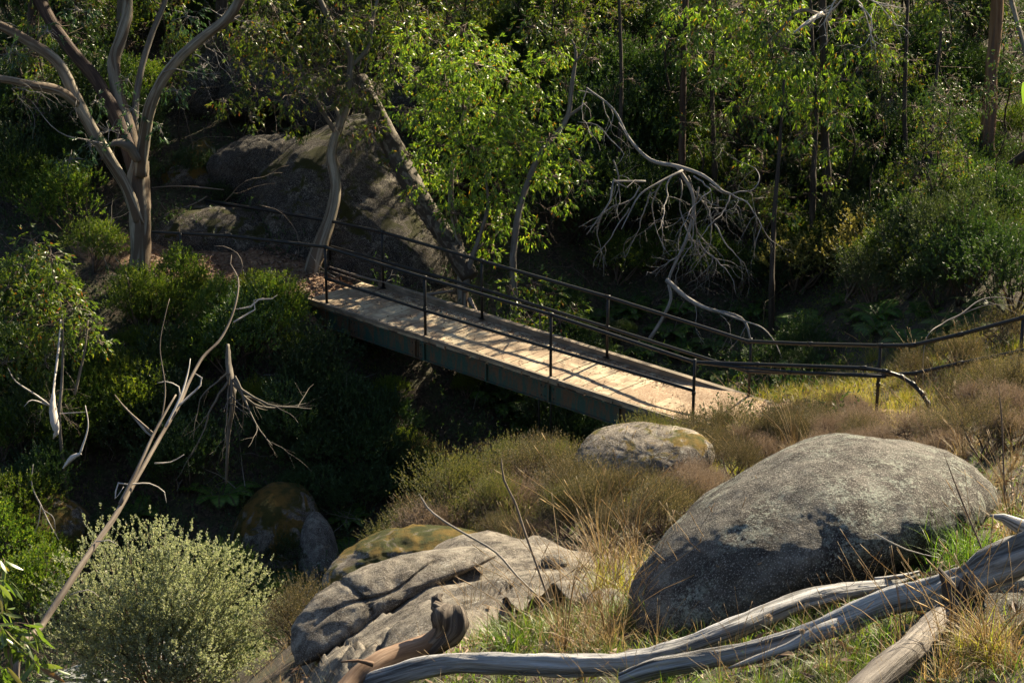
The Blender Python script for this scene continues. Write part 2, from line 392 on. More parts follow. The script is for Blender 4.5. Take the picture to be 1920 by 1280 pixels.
def rock_mat(name, base, light, dark, lichen, moss=0.0, mosscol=(.16, .15, .02), scale=1.0, moss_up=.35, lich=.55, goldcol=None):
    m, nt, b, out = mat(name); n = N(nt)
    tc = n.new('ShaderNodeTexCoord'); ob = tc.outputs['Object']
    ob = n.mapping(ob, (scale, scale, scale))
    geo = n.new('ShaderNodeNewGeometry')
    big = n.noise(ob, 1.3, 6, .62, .5); mid = n.noise(ob, 5.5, 8, .72, .3); fine = n.noise(ob, 46, 5, .75); grain = n.noise(ob, 120, 2, .6)
    c = n.ramp(mid, [(.3, dark), (.5, base), (.72, light)])
    c = n.mix(n.ramp(big, [(.46, 0.0), (.55, .85)]), c, n.mix(1.0, c, (.34, .32, .32), 'MULTIPLY'))
    mot = n.noise(ob, 4.2, 9, .78, 1.0)
    c = n.mix(n.ramp(mot, [(.49, 0.0), (.54, .75)]), c, n.mix(1.0, c, (.36, .33, .33), 'MULTIPLY'))
    lm = n.mix(1.0, n.ramp(n.noise(ob, 9, 9, .8, .8), [(lich - .03, 0.0), (lich + .02, 1.0)]), n.ramp(n.noise(ob, 2.1, 3, .6, .6), [(.42, .12), (.58, 1.0)]), 'MULTIPLY')
    c = n.mix(n.mix(1.0, lm, n.ramp(fine, [(.42, 0.0), (.55, 1.0)]), 'MULTIPLY'), c, lichen)
    vo = n.new('ShaderNodeTexVoronoi'); vo.inputs['Scale'].default_value = 55; n.link(ob, vo.inputs['Vector'])
    c = n.mix(n.ramp(vo.outputs['Distance'], [(.12, .75), (.3, .0)]), c, (.05, .045, .04))
    c = n.mix(n.ramp(grain, [(.55, 0.0), (.7, .5)]), c, (.62, .58, .52))
    hgt = n.mix(.5, mid, fine)
    if moss > 0:
        mn = n.noise(ob, 2.6, 6, .65, .7)
        sep = n.new('ShaderNodeSeparateXYZ'); n.link(geo.outputs['Normal'], sep.inputs[0])
        ad = n.new('ShaderNodeMath', operation='MULTIPLY_ADD'); n.link(sep.outputs['Z'], ad.inputs[0]); ad.inputs[1].default_value = moss_up; n.link(mn, ad.inputs[2])
        mf = n.ramp(ad.outputs[0], [(1 - moss - .04, 0.0), (1 - moss + .04, 1.0)])
        mc = n.mix(n.noise(ob, 14, 5, .7), (mosscol[0] * .4, mosscol[1] * .45, mosscol[2] * .5), mosscol)
        if goldcol: mc = n.mix(n.ramp(n.noise(ob, 4.2, 4, .6), [(.45, 0.0), (.6, 1.0)]), mc, goldcol)
        c = n.mix(mf, c, mc)
        hgt = n.mix(mf, hgt, n.noise(ob, 60, 4, .8))
    n.link(c, b.inputs['Base Color']); b.inputs['Roughness'].default_value = .9; b.inputs['Specular IOR Level'].default_value = .25
    b1 = n.bump(hgt, .9, .05 / scale)
    bb = n.new('ShaderNodeBump'); bb.inputs['Strength'].default_value = .5; bb.inputs['Distance'].default_value = .012; n.link(grain, bb.inputs['Height']); n.link(b1, bb.inputs['Normal'])
    n.link(bb.outputs['Normal'], b.inputs['Normal'])
    return m
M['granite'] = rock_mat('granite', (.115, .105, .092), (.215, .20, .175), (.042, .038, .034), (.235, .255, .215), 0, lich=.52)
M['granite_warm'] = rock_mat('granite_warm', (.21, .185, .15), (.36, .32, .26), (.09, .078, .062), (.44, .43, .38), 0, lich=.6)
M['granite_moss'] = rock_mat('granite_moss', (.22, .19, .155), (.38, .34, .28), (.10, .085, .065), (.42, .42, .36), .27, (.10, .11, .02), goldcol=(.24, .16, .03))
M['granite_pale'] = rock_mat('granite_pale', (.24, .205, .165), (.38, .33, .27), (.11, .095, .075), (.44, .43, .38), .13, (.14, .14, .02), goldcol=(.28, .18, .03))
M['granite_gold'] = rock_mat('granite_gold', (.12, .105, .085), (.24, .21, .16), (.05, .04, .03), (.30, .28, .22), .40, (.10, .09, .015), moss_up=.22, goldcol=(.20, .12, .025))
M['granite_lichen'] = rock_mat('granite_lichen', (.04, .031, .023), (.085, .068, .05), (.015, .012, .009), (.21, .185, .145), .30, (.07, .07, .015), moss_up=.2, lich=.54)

def ground_mat():
    m, nt, b, out = mat('forest_floor'); n = N(nt)
    tc = n.new('ShaderNodeTexCoord'); ob = tc.outputs['Object']
    big = n.noise(ob, .35, 5, .6, .4); mid = n.noise(ob, 3.5, 7, .7); fine = n.noise(ob, 28, 6, .8)
    vo = n.new('ShaderNodeTexVoronoi'); vo.inputs['Scale'].default_value = 22; n.link(ob, vo.inputs['Vector'])
    lit = n.ramp(vo.outputs['Color'], [(.2, (.035, .024, .016)), (.5, (.09, .062, .04)), (.8, (.17, .125, .085))])
    c = n.mix(n.ramp(fine, [(.35, .9), (.65, .1)]), lit, (.03, .022, .015))
    c = n.mix(n.ramp(mid, [(.45, 0.0), (.62, .75)]), c, n.mix(fine, (.02, .035, .01), (.07, .085, .025)))
    n.link(c, b.inputs['Base Color']); b.inputs['Roughness'].default_value = .95
    n.link(n.bump(n.mix(.5, fine, mid), 1.0, .08), b.inputs['Normal'])
    return m
M['ground'] = ground_mat()
def dirt_mat(name, a, bb, cc, s=1.0):
    m, nt, b, out = mat(name); n = N(nt)
    tc = n.new('ShaderNodeTexCoord'); ob = tc.outputs['Object']
    mid = n.noise(ob, 4 * s, 6, .65); fine = n.noise(ob, 55 * s, 4, .8)
    vo = n.new('ShaderNodeTexVoronoi'); vo.inputs['Scale'].default_value = 34 * s; n.link(ob, vo.inputs['Vector'])
    c = n.ramp(mid, [(.3, a), (.5, bb), (.72, cc)])
    c = n.mix(n.ramp(vo.outputs['Color'], [(.35, 0.0), (.6, .75)]), c, n.mix(1.0, c, (.55, .42, .33), 'MULTIPLY'))
    c = n.mix(n.ramp(fine, [(.5, 0.0), (.7, .6)]), c, cc)
    n.link(c, b.inputs['Base Color']); b.inputs['Roughness'].default_value = .95
    n.link(n.bump(fine, .8, .02), b.inputs['Normal'])
    return m
M['dirt'] = dirt_mat('dirt', (.14, .085, .05), (.23, .145, .09), (.34, .235, .15))
M['gravel'] = dirt_mat('gravel', (.27, .19, .125), (.38, .28, .19), (.50, .39, .27), 1.5)

def plank_mat():
    m, nt, b, out = mat('deck_timber'); n = N(nt)
    tc = n.new('ShaderNodeTexCoord'); uv = tc.outputs['UV']; ob = tc.outputs['Object']
    geo = n.new('ShaderNodeNewGeometry')
    st = n.noise(n.mapping(uv, (3, 40, 1)), 1, 6, .7, .4); mid = n.noise(ob, 2.3, 6, .65, .6); fine = n.noise(ob, 30, 5, .8)
    c = n.ramp(st, [(.3, (.33, .265, .17)), (.5, (.47, .39, .26)), (.72, (.58, .495, .345))])
    c = n.mix(n.ramp(geo.outputs['Random Per Island'], [(0, .0), (1, .35)]), c, (.26, .19, .12))
    c = n.mix(n.ramp(mid, [(.44, .85), (.60, .0)]), c, n.mix(fine, (.13, .08, .045), (.27, .18, .11)))
    c = n.mix(n.ramp(fine, [(.60, 0.0), (.68, .7)]), c, (.13, .085, .05))
    n.link(c, b.inputs['Base Color']); b.inputs['Roughness'].default_value = .85
    n.link(n.bump(st, .4, .01), b.inputs['Normal'])
    return m
M['plank'] = plank_mat()
def timber_mat():
    m, nt, b, out = mat('kerb_timber'); n = N(nt)
    tc = n.new('ShaderNodeTexCoord'); uv = tc.outputs['UV']; ob = tc.outputs['Object']
    st = n.noise(n.mapping(uv, (2.5, 45, 1)), 1, 6, .7, .4); big = n.noise(ob, 3, 5, .6)
    c = n.ramp(st, [(.3, (.10, .075, .055)), (.5, (.22, .17, .12)), (.72, (.36, .30, .22))])
    c = n.mix(n.ramp(big, [(.42, .6), (.6, 0.0)]), c, (.08, .065, .045))
    n.link(c, b.inputs['Base Color']); b.inputs['Roughness'].default_value = .85
    n.link(n.bump(st, .5, .01), b.inputs['Normal'])
    return m
M['timber'] = timber_mat()
def steel_mat():
    m, nt, b, out = mat('green_steel'); n = N(nt)
    tc = n.new('ShaderNodeTexCoord'); ob = tc.outputs['Object']
    z = n.mapping(ob, (6, 6, 1.2))
    mid = n.noise(z, 1.6, 7, .7, .5); fine = n.noise(ob, 22, 6, .75)
    c = n.mix(n.ramp(fine, [(.35, 0.0), (.6, .6)]), (.022, .058, .048), (.036, .085, .062))
    c = n.mix(n.ramp(mid, [(.45, 0.0), (.56, .85)]), c, n.mix(fine, (.05, .026, .015), (.20, .10, .05)))
    n.link(c, b.inputs['Base Color']); b.inputs['Roughness'].default_value = .55; b.inputs['Metallic'].default_value = .15
    n.link(n.bump(fine, .3, .006), b.inputs['Normal'])
    return m
M['steel'] = steel_mat()
def rail_mat():
    m, nt, b, out = mat('black_pipe'); n = N(nt)
    tc = n.new('ShaderNodeTexCoord'); ob = tc.outputs['Object']
    f = n.noise(ob, 14, 6, .75)
    c = n.mix(n.ramp(f, [(.56, 0.0), (.68, .7)]), (.010, .011, .012), (.055, .032, .02))
    n.link(c, b.inputs['Base Color']); b.inputs['Roughness'].default_value = .45; b.inputs['Specular IOR Level'].default_value = .3
    n.link(n.bump(f, .2, .004), b.inputs['Normal'])
    return m
M['rail'] = rail_mat()
def water_mat():
    m, nt, b, out = mat('stream_water'); n = N(nt)
    tc = n.new('ShaderNodeTexCoord'); ob = tc.outputs['Object']
    f = n.noise(n.mapping(ob, (1.2, 3.0, 1)), 1.5, 6, .6, .8)
    c = n.ramp(f, [(.45, (.02, .022, .018)), (.6, (.35, .36, .36)), (.7, (.75, .76, .77))])
    n.link(c, b.inputs['Base Color']); b.inputs['Roughness'].default_value = .15
    n.link(n.bump(f, .6, .08), b.inputs['Normal'])
    return m
M['water'] = water_mat()
def plain(name, col, rough=.7):
    m, nt, b, out = mat(name); n = N(nt)
    tc = n.new('ShaderNodeTexCoord'); f = n.noise(tc.outputs['Object'], 30, 4, .7)
    n.link(n.mix(f, tuple(c * .7 for c in col), tuple(min(1, c * 1.3) for c in col)), b.inputs['Base Color']); b.inputs['Roughness'].default_value = rough
    return m
M['olive_leaf'] = leaf_mat('olive_leaf', [(0, (.022, .036, .014)), (.5, (.042, .06, .022)), (.88, (.075, .10, .04)), (1, (.16, .18, .08))], .32, (1.15, 1.2, .5), .55)
M['cave_shade_rock'] = rock_mat('cave_shade_rock', (.03, .026, .022), (.07, .06, .05), (.012, .01, .009), (.12, .11, .09), 0, lich=.66)  # near-black rock colour stands in for the shade of the cave
M['puff'] = plain('seed_puff', (.62, .50, .36)); M['lichen_disc'] = plain('lichen_patch', (.16, .23, .19))
M['flower'] = plain('yellow_flower', (.7, .42, .03)); M['bolt'] = plain('dark_bolt', (.02, .02, .02))
# ------------------------------------------------------------------ setting
def axis(segs):
    out = []
    for a, b, st in segs: out.append(np.arange(a, b, st))
    return np.concatenate(out + [[segs[-1][1]]])
gx = axis([(-160, -60, 10), (-60, -16, 2), (-16, 14, .3), (14, 60, 2), (60, 160, 10)])
gy = axis([(-40, 4, 2), (4, 56, .3), (56, 90, 1.5), (90, 240, 10)])
X, Y = np.meshgrid(gx, gy)
Z = height(X.ravel(), Y.ravel())
# beyond the modelled slope the hill flattens out into a ridge
Z = np.minimum(Z, 42)
mb = MB(); nx = len(gx); ny = len(gy)
i, j = np.meshgrid(np.arange(ny - 1), np.arange(nx - 1), indexing='ij')
a = (i * nx + j).ravel()
mb.add(np.stack([X.ravel(), Y.ravel(), Z], 1), None, np.stack([a, a + 1, a + nx + 1, a + nx], 1))
tag(mb.build('ground', M['ground']), kind='structure')

def ribbon(name, pts, widths, lift, m, n_across=9, nz=.015):
    p, w = smooth_path([(x, y, 0) for x, y in pts], widths, .22)
    t = nrm(np.gradient(p, axis=0)); s = np.stack([-t[:, 1], t[:, 0]], 1)
    u = np.linspace(-1, 1, n_across)
    edge = 1 + .18 * np.sin(np.arange(len(p)) * .9) * (np.abs(u[None].T) > .9).T if False else np.ones((len(p), n_across))
    edge[:, 0] += .22 * np.sin(np.arange(len(p)) * 1.1) + .1 * np.sin(np.arange(len(p)) * 2.7); edge[:, -1] += .22 * np.sin(np.arange(len(p)) * .8 + 1)
    xy = p[:, None, :2] + s[:, None] * (u[None, :, None] * (w[:, None] * edge)[..., None])
    z = height(xy[..., 0].ravel(), xy[..., 1].ravel()).reshape(xy.shape[:2])
    z = z + np.where(np.abs(u)[None] > .95, -.02, lift)
    z = np.maximum(z, -9)
    mb = MB(); n = len(p)
    i, j = np.meshgrid(np.arange(n - 1), np.arange(n_across - 1), indexing='ij'); a = (i * n_across + j).ravel()
    mb.add(np.concatenate([xy, z[..., None]], 2).reshape(-1, 3), None, np.stack([a, a + 1, a + n_across + 1, a + n_across], 1))
    return tag(mb.build(name, m), kind='structure')

# ------------------------------------------------------------------ bridge frame
O = np.array([-3.42, 37.35, 0.0]); E = np.array([2.89, 31.5, 0.0])
BU = nrm(E - O); BN = np.array([-BU[1], BU[0], 0]); BN = BN if BN[1] > 0 else -BN
def B(s, n, z): return O + BU * s + BN * n + np.array([0, 0, z])
BW = 1.36
AX = np.array([BU, BN, [0, 0, 1.0]])
path = ribbon('footpath', [tuple(B(.2, .6, 0)[:2]), tuple(B(-1.0, .7, 0)[:2]), (-5.7, 39.3), (-7.4, 39.7), (-8.6, 40.2)], [.85, .85, .95, .7, .3], .035, M['dirt'])
ribbon('gravel_path', [tuple(B(8.9, .7, 0)[:2]), tuple(B(9.6, .7, 0)[:2]), (4.6, 30.3), (5.6, 28.8), (7, 27.2), (9, 25.4), (12, 23)], [.7, .8, .75, .65, .6, .6, .6], .035, M['gravel'])
# gravel drifted over the right-hand end of the deck
mb = MB(); ns, nn_ = 30, 12
sv = np.linspace(6.9, 10.4, ns); nv = np.linspace(-.02, 1.38, nn_)
SS, NN = np.meshgrid(sv, nv, indexing='ij')
hh = -.03 + .12 * np.clip((SS - 7.35 - .5 * np.sin(NN * 3.1)) / 1.6, 0, 1) + .015 * np.sin(SS * 5) * np.sin(NN * 6 + SS)
pts = np.array([B(a_, b_, c_ + .03) for a_, b_, c_ in zip(SS.ravel(), NN.ravel(), hh.ravel())])
i, j = np.meshgrid(np.arange(ns - 1), np.arange(nn_ - 1), indexing='ij'); a = (i * nn_ + j).ravel()
mb.add(pts, None, np.stack([a, a + nn_, a + nn_ + 1, a + 1], 1))
tag(mb.build('gravel_drift', M['gravel']), kind='structure')

# stream at the bottom of the gully
st = [(-16, 22.5), (-12, 25.3), (-9, 27.2), (-6.2, 29.5), (-4, 31.2), (-.6, 34.2), (3, 37.4)]
p, w = smooth_path([(x, y, 0) for x, y in st], [1.6, 1.3, 1.0, .6, .45, .4, .3], .3)
t = nrm(np.gradient(p, axis=0)); s_ = np.stack([-t[:, 1], t[:, 0]], 1); u = np.linspace(-1, 1, 9)
xy = p[:, None, :2] + s_[:, None] * (u[None, :, None] * w[:, None, None])
zc = height(p[:, 0], p[:, 1])[:, None] + .14 + .03 * np.sin(np.arange(len(p))[:, None] * .9 + u[None] * 3)
mb = MB(); n = len(p); i, j = np.meshgrid(np.arange(n - 1), np.arange(8), indexing='ij'); a = (i * 9 + j).ravel()
mb.add(np.concatenate([xy, zc[..., None]], 2).reshape(-1, 3), None, np.stack([a, a + 1, a + 10, a + 9], 1))
tag(mb.build('stream', M['water']), kind='structure')

# ------------------------------------------------------------------ footbridge
bridge = empty('footbridge', B(0, 0, 0), 'narrow timber-decked footbridge on green steel girders crossing the dark gully', 'footbridge')
bo = B(0, 0, 0)
def part(mb, name, m, parent, label=None):
    o = mb.build(name, m, parent, bo)
    if label: o['label'] = label
    return o
g = np.random.default_rng(3)
mb = MB(); s0 = -.55
while s0 < 10.2:
    w_ = .2 + g.uniform(-.012, .012)
    ang = g.normal(0, .004); ax = np.array([BU + BN * ang, BN - BU * ang, [0, 0, 1]])
    box(mb, B(s0 + w_ / 2, .68 + g.normal(0, .008), -.03 + g.normal(0, .003)), ax, (w_ / 2 - .003, .72, .03))
    s0 += w_ + .004
part(mb, 'deck', M['plank'], bridge)
mb = MB()
for k in range(54):
    for n_ in (.12, .68, 1.26):
        q = B(-.45 + k * .204 + .1, n_ + g.normal(0, .006), .0); tube(mb, [q - [0, 0, .01], q + [0, 0, .005]], .007, 6)
part(mb, 'deck_screw', M['bolt'], bridge)['kind'] = 'stuff'
for nm_, n_, zt, hw, hh_, sa, sb in (('kerb_board', 1.43, .055, .05, .052, -.1, 10.4), ('kerb_board', -.045, .03, .032, .028, -.8, 9.9)):
    mb = MB(); s0 = sa
    while s0 < sb:
        L_ = min(2.9 + g.uniform(-.3, .3), sb - s0)
        if L_ < .2: break
        box(mb, B(s0 + L_ / 2, n_ + g.normal(0, .004), zt + g.normal(0, .004)), AX, (L_ / 2 - .004, hw, hh_)); s0 += L_
    part(mb, nm_, M['timber'], bridge)
for n_ in (-.02, 1.40):
    mb = MB()
    for sa, sb in ((-.5, 2.4), (2.42, 5.5), (5.52, 10.3)):
        c = (sa + sb) / 2; hl = (sb - sa) / 2
        box(mb, B(c, n_, -.235), AX, (hl, .008, .155))
        box(mb, B(c, n_, -.072), AX, (hl, .055, .008)); box(mb, B(c, n_, -.398), AX, (hl, .055, .008))
    gd = part(mb, 'girder', M['steel'], bridge)
    for s_i in (.0, .62, 2.35, 2.58, 4.1, 5.56, 7.1, 8.6):
        mb = MB(); box(mb, B(s_i, n_ + (-.03 if n_ < .5 else .03), -.235), AX, (.02, .022, .153)); part(mb, 'stiffener', M['steel'], gd)
    if n_ < .5:
        for s_c in (.62, 2.41, 5.51):
            for ds_ in (-.14, -.06, .06, .14):
                for dz_ in (-.09, .08):
                    mb = MB(); q = B(s_c + ds_, n_ - .008, -.235 + dz_)
                    tube(mb, [q, q - BN * .012], [.014, .012], 8)
                    part(mb, 'bolt', M['bolt'], gd)
mb = MB()
for s_i in np.arange(.3, 10, 1.15):
    box(mb, B(s_i, .69, -.14), AX, (.04, .66, .055))
part(mb, 'cross_bearer', M['timber'], bridge)
for s_a, dz in ((-.35, -1.0), (9.2, -.7)):
    mb = MB(); box(mb, B(s_a, .69, -.41 + dz / 2), AX, (.28, .9, -dz / 2)); part(mb, 'abutment', M['granite_warm'], bridge)
RR = .031
def H(p, dz): return np.asarray(p, float) + np.array([0, 0, dz])
# near railing
near = empty('railing', bo, None); near.parent = bridge; near.location = (0, 0, 0)
far = empty('railing', bo, None); far.parent = bridge; far.location = (0, 0, 0)
def sub(mb, name, parent):
    return mb.build(name, M['rail'], parent, bo)
def post(p, h, parent, foot=True, r=.026):
    mb = MB(); tube(mb, [p, H(p, h * .5), H(p, h)], r, 8)
    if foot: box(mb, H(p, .004), AX, (.055, .05, .006))
    tube(mb, [H(p, h * .48 - .03), H(p, h * .48 + .03)], r * 1.35, 8)
    return sub(mb, 'post', parent)
def rail(pts, name, parent, r=RR, fit=None):
    pp = np.asarray(pts); q = [pp[0]]
    for k in range(1, len(pp) - 1):
        a, b = pp[k - 1] - pp[k], pp[k + 1] - pp[k]; la, lb = np.linalg.norm(a), np.linalg.norm(b)
        q += [pp[k] + a * min(.3, .16 / la), pp[k] * .8 + (pp[k] + a * min(.3, .16 / la)) * .1 + (pp[k] + b * min(.3, .16 / lb)) * .1, pp[k] + b * min(.3, .16 / lb)]
    q.append(pp[-1])
    qq = [q[0]]
    for a, b in zip(q[:-1], q[1:]):
        n_ = max(1, int(np.linalg.norm(b - a) / .5)); qq += [a + (b - a) * i_ / n_ for i_ in range(1, n_ + 1)]
    mb = MB(); tube(mb, qq, r, 9)
    for k in range(1, len(pp) - 1):
        dd = nrm(pp[k + 1] - pp[k - 1]); tube(mb, [pp[k] - dd * .05, pp[k] + dd * .05], r * 1.22, 9)
    return sub(mb, name, parent)
NS = [0, 2.58, 5.56, 8.6]
for s_i in NS: post(B(s_i, -.01, .03), 1.1, near)
DE = float((ground_at(1748, 782) - CAM) @ FWD)
TL = [P(285, 435, 40.6), P(430, 442, 40.0), P(560, 457, 39.5), B(0, -.01, 1.14), B(2.58, -.01, 1.13), B(5.56, -.01, 1.15), P(1303, 679, 34.0), P(1420, 683, 33.2), P(1620, 690, 31.3), P(1660, 696, 31), P(1690, 706, DE + .35), P(1712, 720, DE + .2), P(1729, 738, DE + .1), P(1741, 758, DE), P(1748, 785, DE)]
rail(TL, 'top_rail', near)
rail([B(0, -.01, .53), B(2.58, -.01, .52), B(5.56, -.01, .55), B(8.6, -.01, .60)], 'mid_rail', near, .029)
rail([P(1303, 679, 34.0), P(1400, 690, 33.3), P(1480, 697, 32.5), P(1660, 706, 31.0)], 'mid_rail', near, .026)
pl = P(338, 437, 40.3); mbp = hz(pl[0], pl[1]); post(np.array([pl[0], pl[1], mbp]), pl[2] - mbp, near, False)
for s_i in NS: post(B(s_i + .07, 1.37, .03), 1.1, far)
F5 = P(1651, 648, 31.5); F6 = P(1919, 595, 30.0); F7 = P(2250, 560, 28.0)
rail([P(385, 376, 42.6), P(500, 394, 42.0), P(617, 414, 41.3), B(.07, 1.37, 1.13), B(2.65, 1.37, 1.13), B(5.63, 1.37, 1.13), P(1403, 640, 34.4), P(1520, 645, 33.2), F5, P(1712, 647, 31.1), P(1800, 627, 30.6), F6, F7], 'top_rail', far)
rail([P(620, 462, 41.3), B(.07, 1.37, .56), B(2.65, 1.37, .6), B(5.63, 1.37, .58), P(1403, 697, 34.4), P(1520, 700, 33.2), P(1651, 703, 31.5), P(1715, 700, 31.1), P(1800, 681, 30.6), P(1919, 657, 30.0), P(2250, 620, 28)], 'mid_rail', far, .029)
for q in (P(617, 414, 41.3), P(388, 377, 42.6), F5, F6, F7):
    z0 = hz(q[0], q[1]); post(np.array([q[0], q[1], z0 - .05]), q[2] - z0 + .05, far, False)
# small conduit under the deck seen through the ferns
mb = MB()
for k in (0, 1): tube(mb, [B(4.3 + .28 * k, 1.1, -.4), B(4.3 + .28 * k, 1.1, -2.6)], .02, 6)
part(mb, 'drop_pipe', M['rail'], bridge)
SUN = 5.0; SKY = .05; EXPO = 1.8
# ------------------------------------------------------------------ plant builders
Z3 = np.zeros(3)
def shrub(name, leaf, stem, rx, hgt, nl, ns, per, L, W, slen, seed, up=.7, lobe=.42, spread=.8, stems=9, open_=.35, ry=None):
    g = np.random.default_rng(seed); ry = ry or rx
    root = empty(name, Z3)
    ls = []
    for k in range(nl):
        a = g.uniform(0, 2 * math.pi); r = math.sqrt(g.uniform(0, 1)) * (1 - lobe * .6)
        zz = hgt * (.22 + .62 * (1 - r * r) * g.uniform(.6, 1.05))
        ls.append((math.cos(a) * r * rx, math.sin(a) * r * ry, zz))
    ls = np.array(ls); k = g.integers(0, nl, ns)
    u = rdir(ns, g); u[:, 2] = np.abs(u[:, 2]) * 1.0 - open_ * g.uniform(0, 1, ns)
    u = nrm(u); lr = g.uniform(.6, 1.25, nl)[k] * lobe
    rad = g.uniform(.35, 1.0, ns) ** .6
    p = ls[k] + u * (rad * lr)[:, None] * np.array([rx, ry, hgt * .62])
    p[:, 2] = np.maximum(p[:, 2], .03)
    d = nrm(u * .8 + np.array([0, 0, up]) + rdir(ns, g) * .35)
    mb = MB(); sprigs(mb, p, d, slen * g.uniform(.6, 1.4, ns), per, L, W, spread, g)
    mb.build('foliage', M[leaf], root)
    mb = MB()
    for q in range(min(stems, nl)):
        e = ls[q]; m = e * np.array([.45, .45, .5]) + g.normal(0, .05, 3)
        tube(mb, [g.normal(0, .05, 3) * [1, 1, 0], m, e, e + (e - m) * .5], [.022, .016, .009, .004], 5, .12, cap=False)
        for z_ in range(5):
            v = rdir(1, g)[0]; v[2] = abs(v[2]); tube(mb, [e, e + v * lobe * rx * .5, e + v * lobe * rx], [.006, .004, .002], 3, cap=False)
    mb.build('stem', M[stem], root)
    return Proto(root)

def grass(name, leaf, n, L, spread, W, droop, seed, base=.05, seeds=0, lean=(0, 0)):
    g = np.random.default_rng(seed); root = empty(name, Z3); mb = MB()
    b = g.normal(0, base, (n, 3)) * [1, 1, 0]; b[:, 2] = -.03
    a = g.uniform(0, 2 * math.pi, n); s = g.uniform(0, spread, n)
    d = np.stack([np.cos(a) * s + lean[0], np.sin(a) * s + lean[1], np.ones(n)], 1)
    blades(mb, b, d, L * g.uniform(.5, 1.2, n), W * g.uniform(.6, 1.2, n), droop * g.uniform(.3, 1.3, n), g)
    mb.build('blades', M[leaf], root)
    if seeds:
        mb = MB()
        for k in range(seeds):
            a = g.uniform(0, 2 * math.pi); s = g.uniform(.05, spread * .8); h = L * g.uniform(1.1, 1.8)
            dd = np.array([math.cos(a) * s + lean[0], math.sin(a) * s + lean[1], 1.0]); dd /= np.linalg.norm(dd)
            e = dd * h + np.array([math.cos(a), math.sin(a), -.5]) * h * .15
            tube(mb, [Z3, dd * h * .6, e], [.0022, .0018, .0014], 3, .1, cap=False)
            tube(mb, [e, e + nrm(e - dd * h * .6) * .06], [.0028, .0016], 4)
        mb.build('seed_stalk', M['grass_straw'], root)
    return Proto(root)

def fern(seed, nf=9, L=.75, m='fern'):
    g = np.random.default_rng(seed); root = empty('fern', Z3); mb = MB(); st = MB()
    for f in range(nf):
        a = f * 2 * math.pi / nf + g.uniform(-.3, .3); l = L * g.uniform(.75, 1.15)
        h = np.array([math.cos(a), math.sin(a), 0]); t = np.linspace(0, 1, 30)[:, None]
        c = h * l * t * .85 + np.array([0, 0, 1]) * l * (1.05 * t - .85 * t * t)
        tube(st, c[::3], np.linspace(.006, .002, len(c[::3])), 4, cap=False)
        tan = nrm(np.gradient(c, axis=0)); side = nrm(np.cross(tan, [0, 0, 1.0])); tt = t[3:, 0]
        w = l * .26 * np.sin(np.clip(tt * 1.02, 0, 1) * math.pi) ** .6 * (1 - .35 * tt)
        for sg in (-1, 1):
            d = side[3:] * sg + tan[3:] * .45 + np.array([0, 0, -.12])
            n = len(tt); q = c[3:]
            dn = nrm(d); s2 = nrm(np.cross(dn, np.cross(tan[3:], side[3:]))); ww = w[:, None] * .17
            mid = q + dn * w[:, None] * .4
            v = np.stack([q, mid + s2 * ww * .9, q + dn * w[:, None], mid - s2 * ww * .9], 1).reshape(-1, 3); i = np.arange(n) * 4
            mb.add(v, np.concatenate([np.stack([i, i+1, i+2], 1), np.stack([i, i+2, i+3], 1)]))
    mb.build('frond', M[m], root); st.build('frond_stalk', M['twig'], root)
    return Proto(root)

def hang(mb, c, r, n, g, L=.10, W=.026, per=8, down=.75, flat=.8, slen=.16, twigs=None, src=None):
    """a clump of hanging gum leaves round c"""
    u = rdir(n, g); rad = g.uniform(.2, 1, n) ** .5
    p = c + u * (rad * r)[:, None] * [1, 1, flat]
    d = nrm(u * .6 + np.array([0, 0, -down]) + rdir(n, g) * .5)
    sprigs(mb, p, d, slen * g.uniform(.6, 1.4, n), per, L, W, .6, g)
    if twigs is not None:
        k = min(n, 14)
        s = c if src is None else src
        for q in range(k):
            m = c * .5 + p[q] * .5 + g.normal(0, r * .12, 3)
            tube(twigs, [c, m, p[q]], [.009, .006, .003], 3, cap=False)
        tube(twigs, [s, (s + c) / 2 + g.normal(0, r * .15, 3), c], [.02, .014, .009], 4, cap=False)

def forest_tree(name, seed, h, r, bark, leaf, crown_r, nclump=16, per_cl=55, low=.62, lean=.03):
    g = np.random.default_rng(seed); root = empty(name, Z3)
    pts = [np.array([0, 0, -.3])]; n = 7; d = g.normal(0, lean, 2)
    for k in range(1, n + 1):
        pts.append(np.array([d[0] * k * h / n + g.normal(0, .07), d[1] * k * h / n + g.normal(0, .07), h * k / n]))
    rad = np.linspace(r, r * .35, n + 1); rad[0] = r * 1.25
    tr = MB(); tube(tr, pts, rad, 10, .4, rough=.08, seed=seed); tr.build('trunk', M[bark], root)
    lf = MB(); br = MB(); pa, _ = smooth_path(pts, rad, .4)
    for k in range(nclump):
        a = g.uniform(0, 2 * math.pi); rr = crown_r * math.sqrt(g.uniform(.05, 1)); z = h * g.uniform(low, 1.08)
        c = np.array([math.cos(a) * rr, math.sin(a) * rr, z]) + [pts[-1][0], pts[-1][1], 0]
        s = pa[min(len(pa) - 1, int(len(pa) * min(1, max(.3, (z - rr * .9) / h))))]
        tube(br, [s, s * .5 + c * .5 + g.normal(0, .2, 3), c], [r * .3, r * .2, r * .08], 5, .4, cap=False)
        hang(lf, c, crown_r * g.uniform(.22, .38), per_cl, g, L=.16, W=.055, per=7, slen=.3)
    br.build('branch', M[bark], root); lf.build('crown', M[leaf], root)
    return Proto(root)

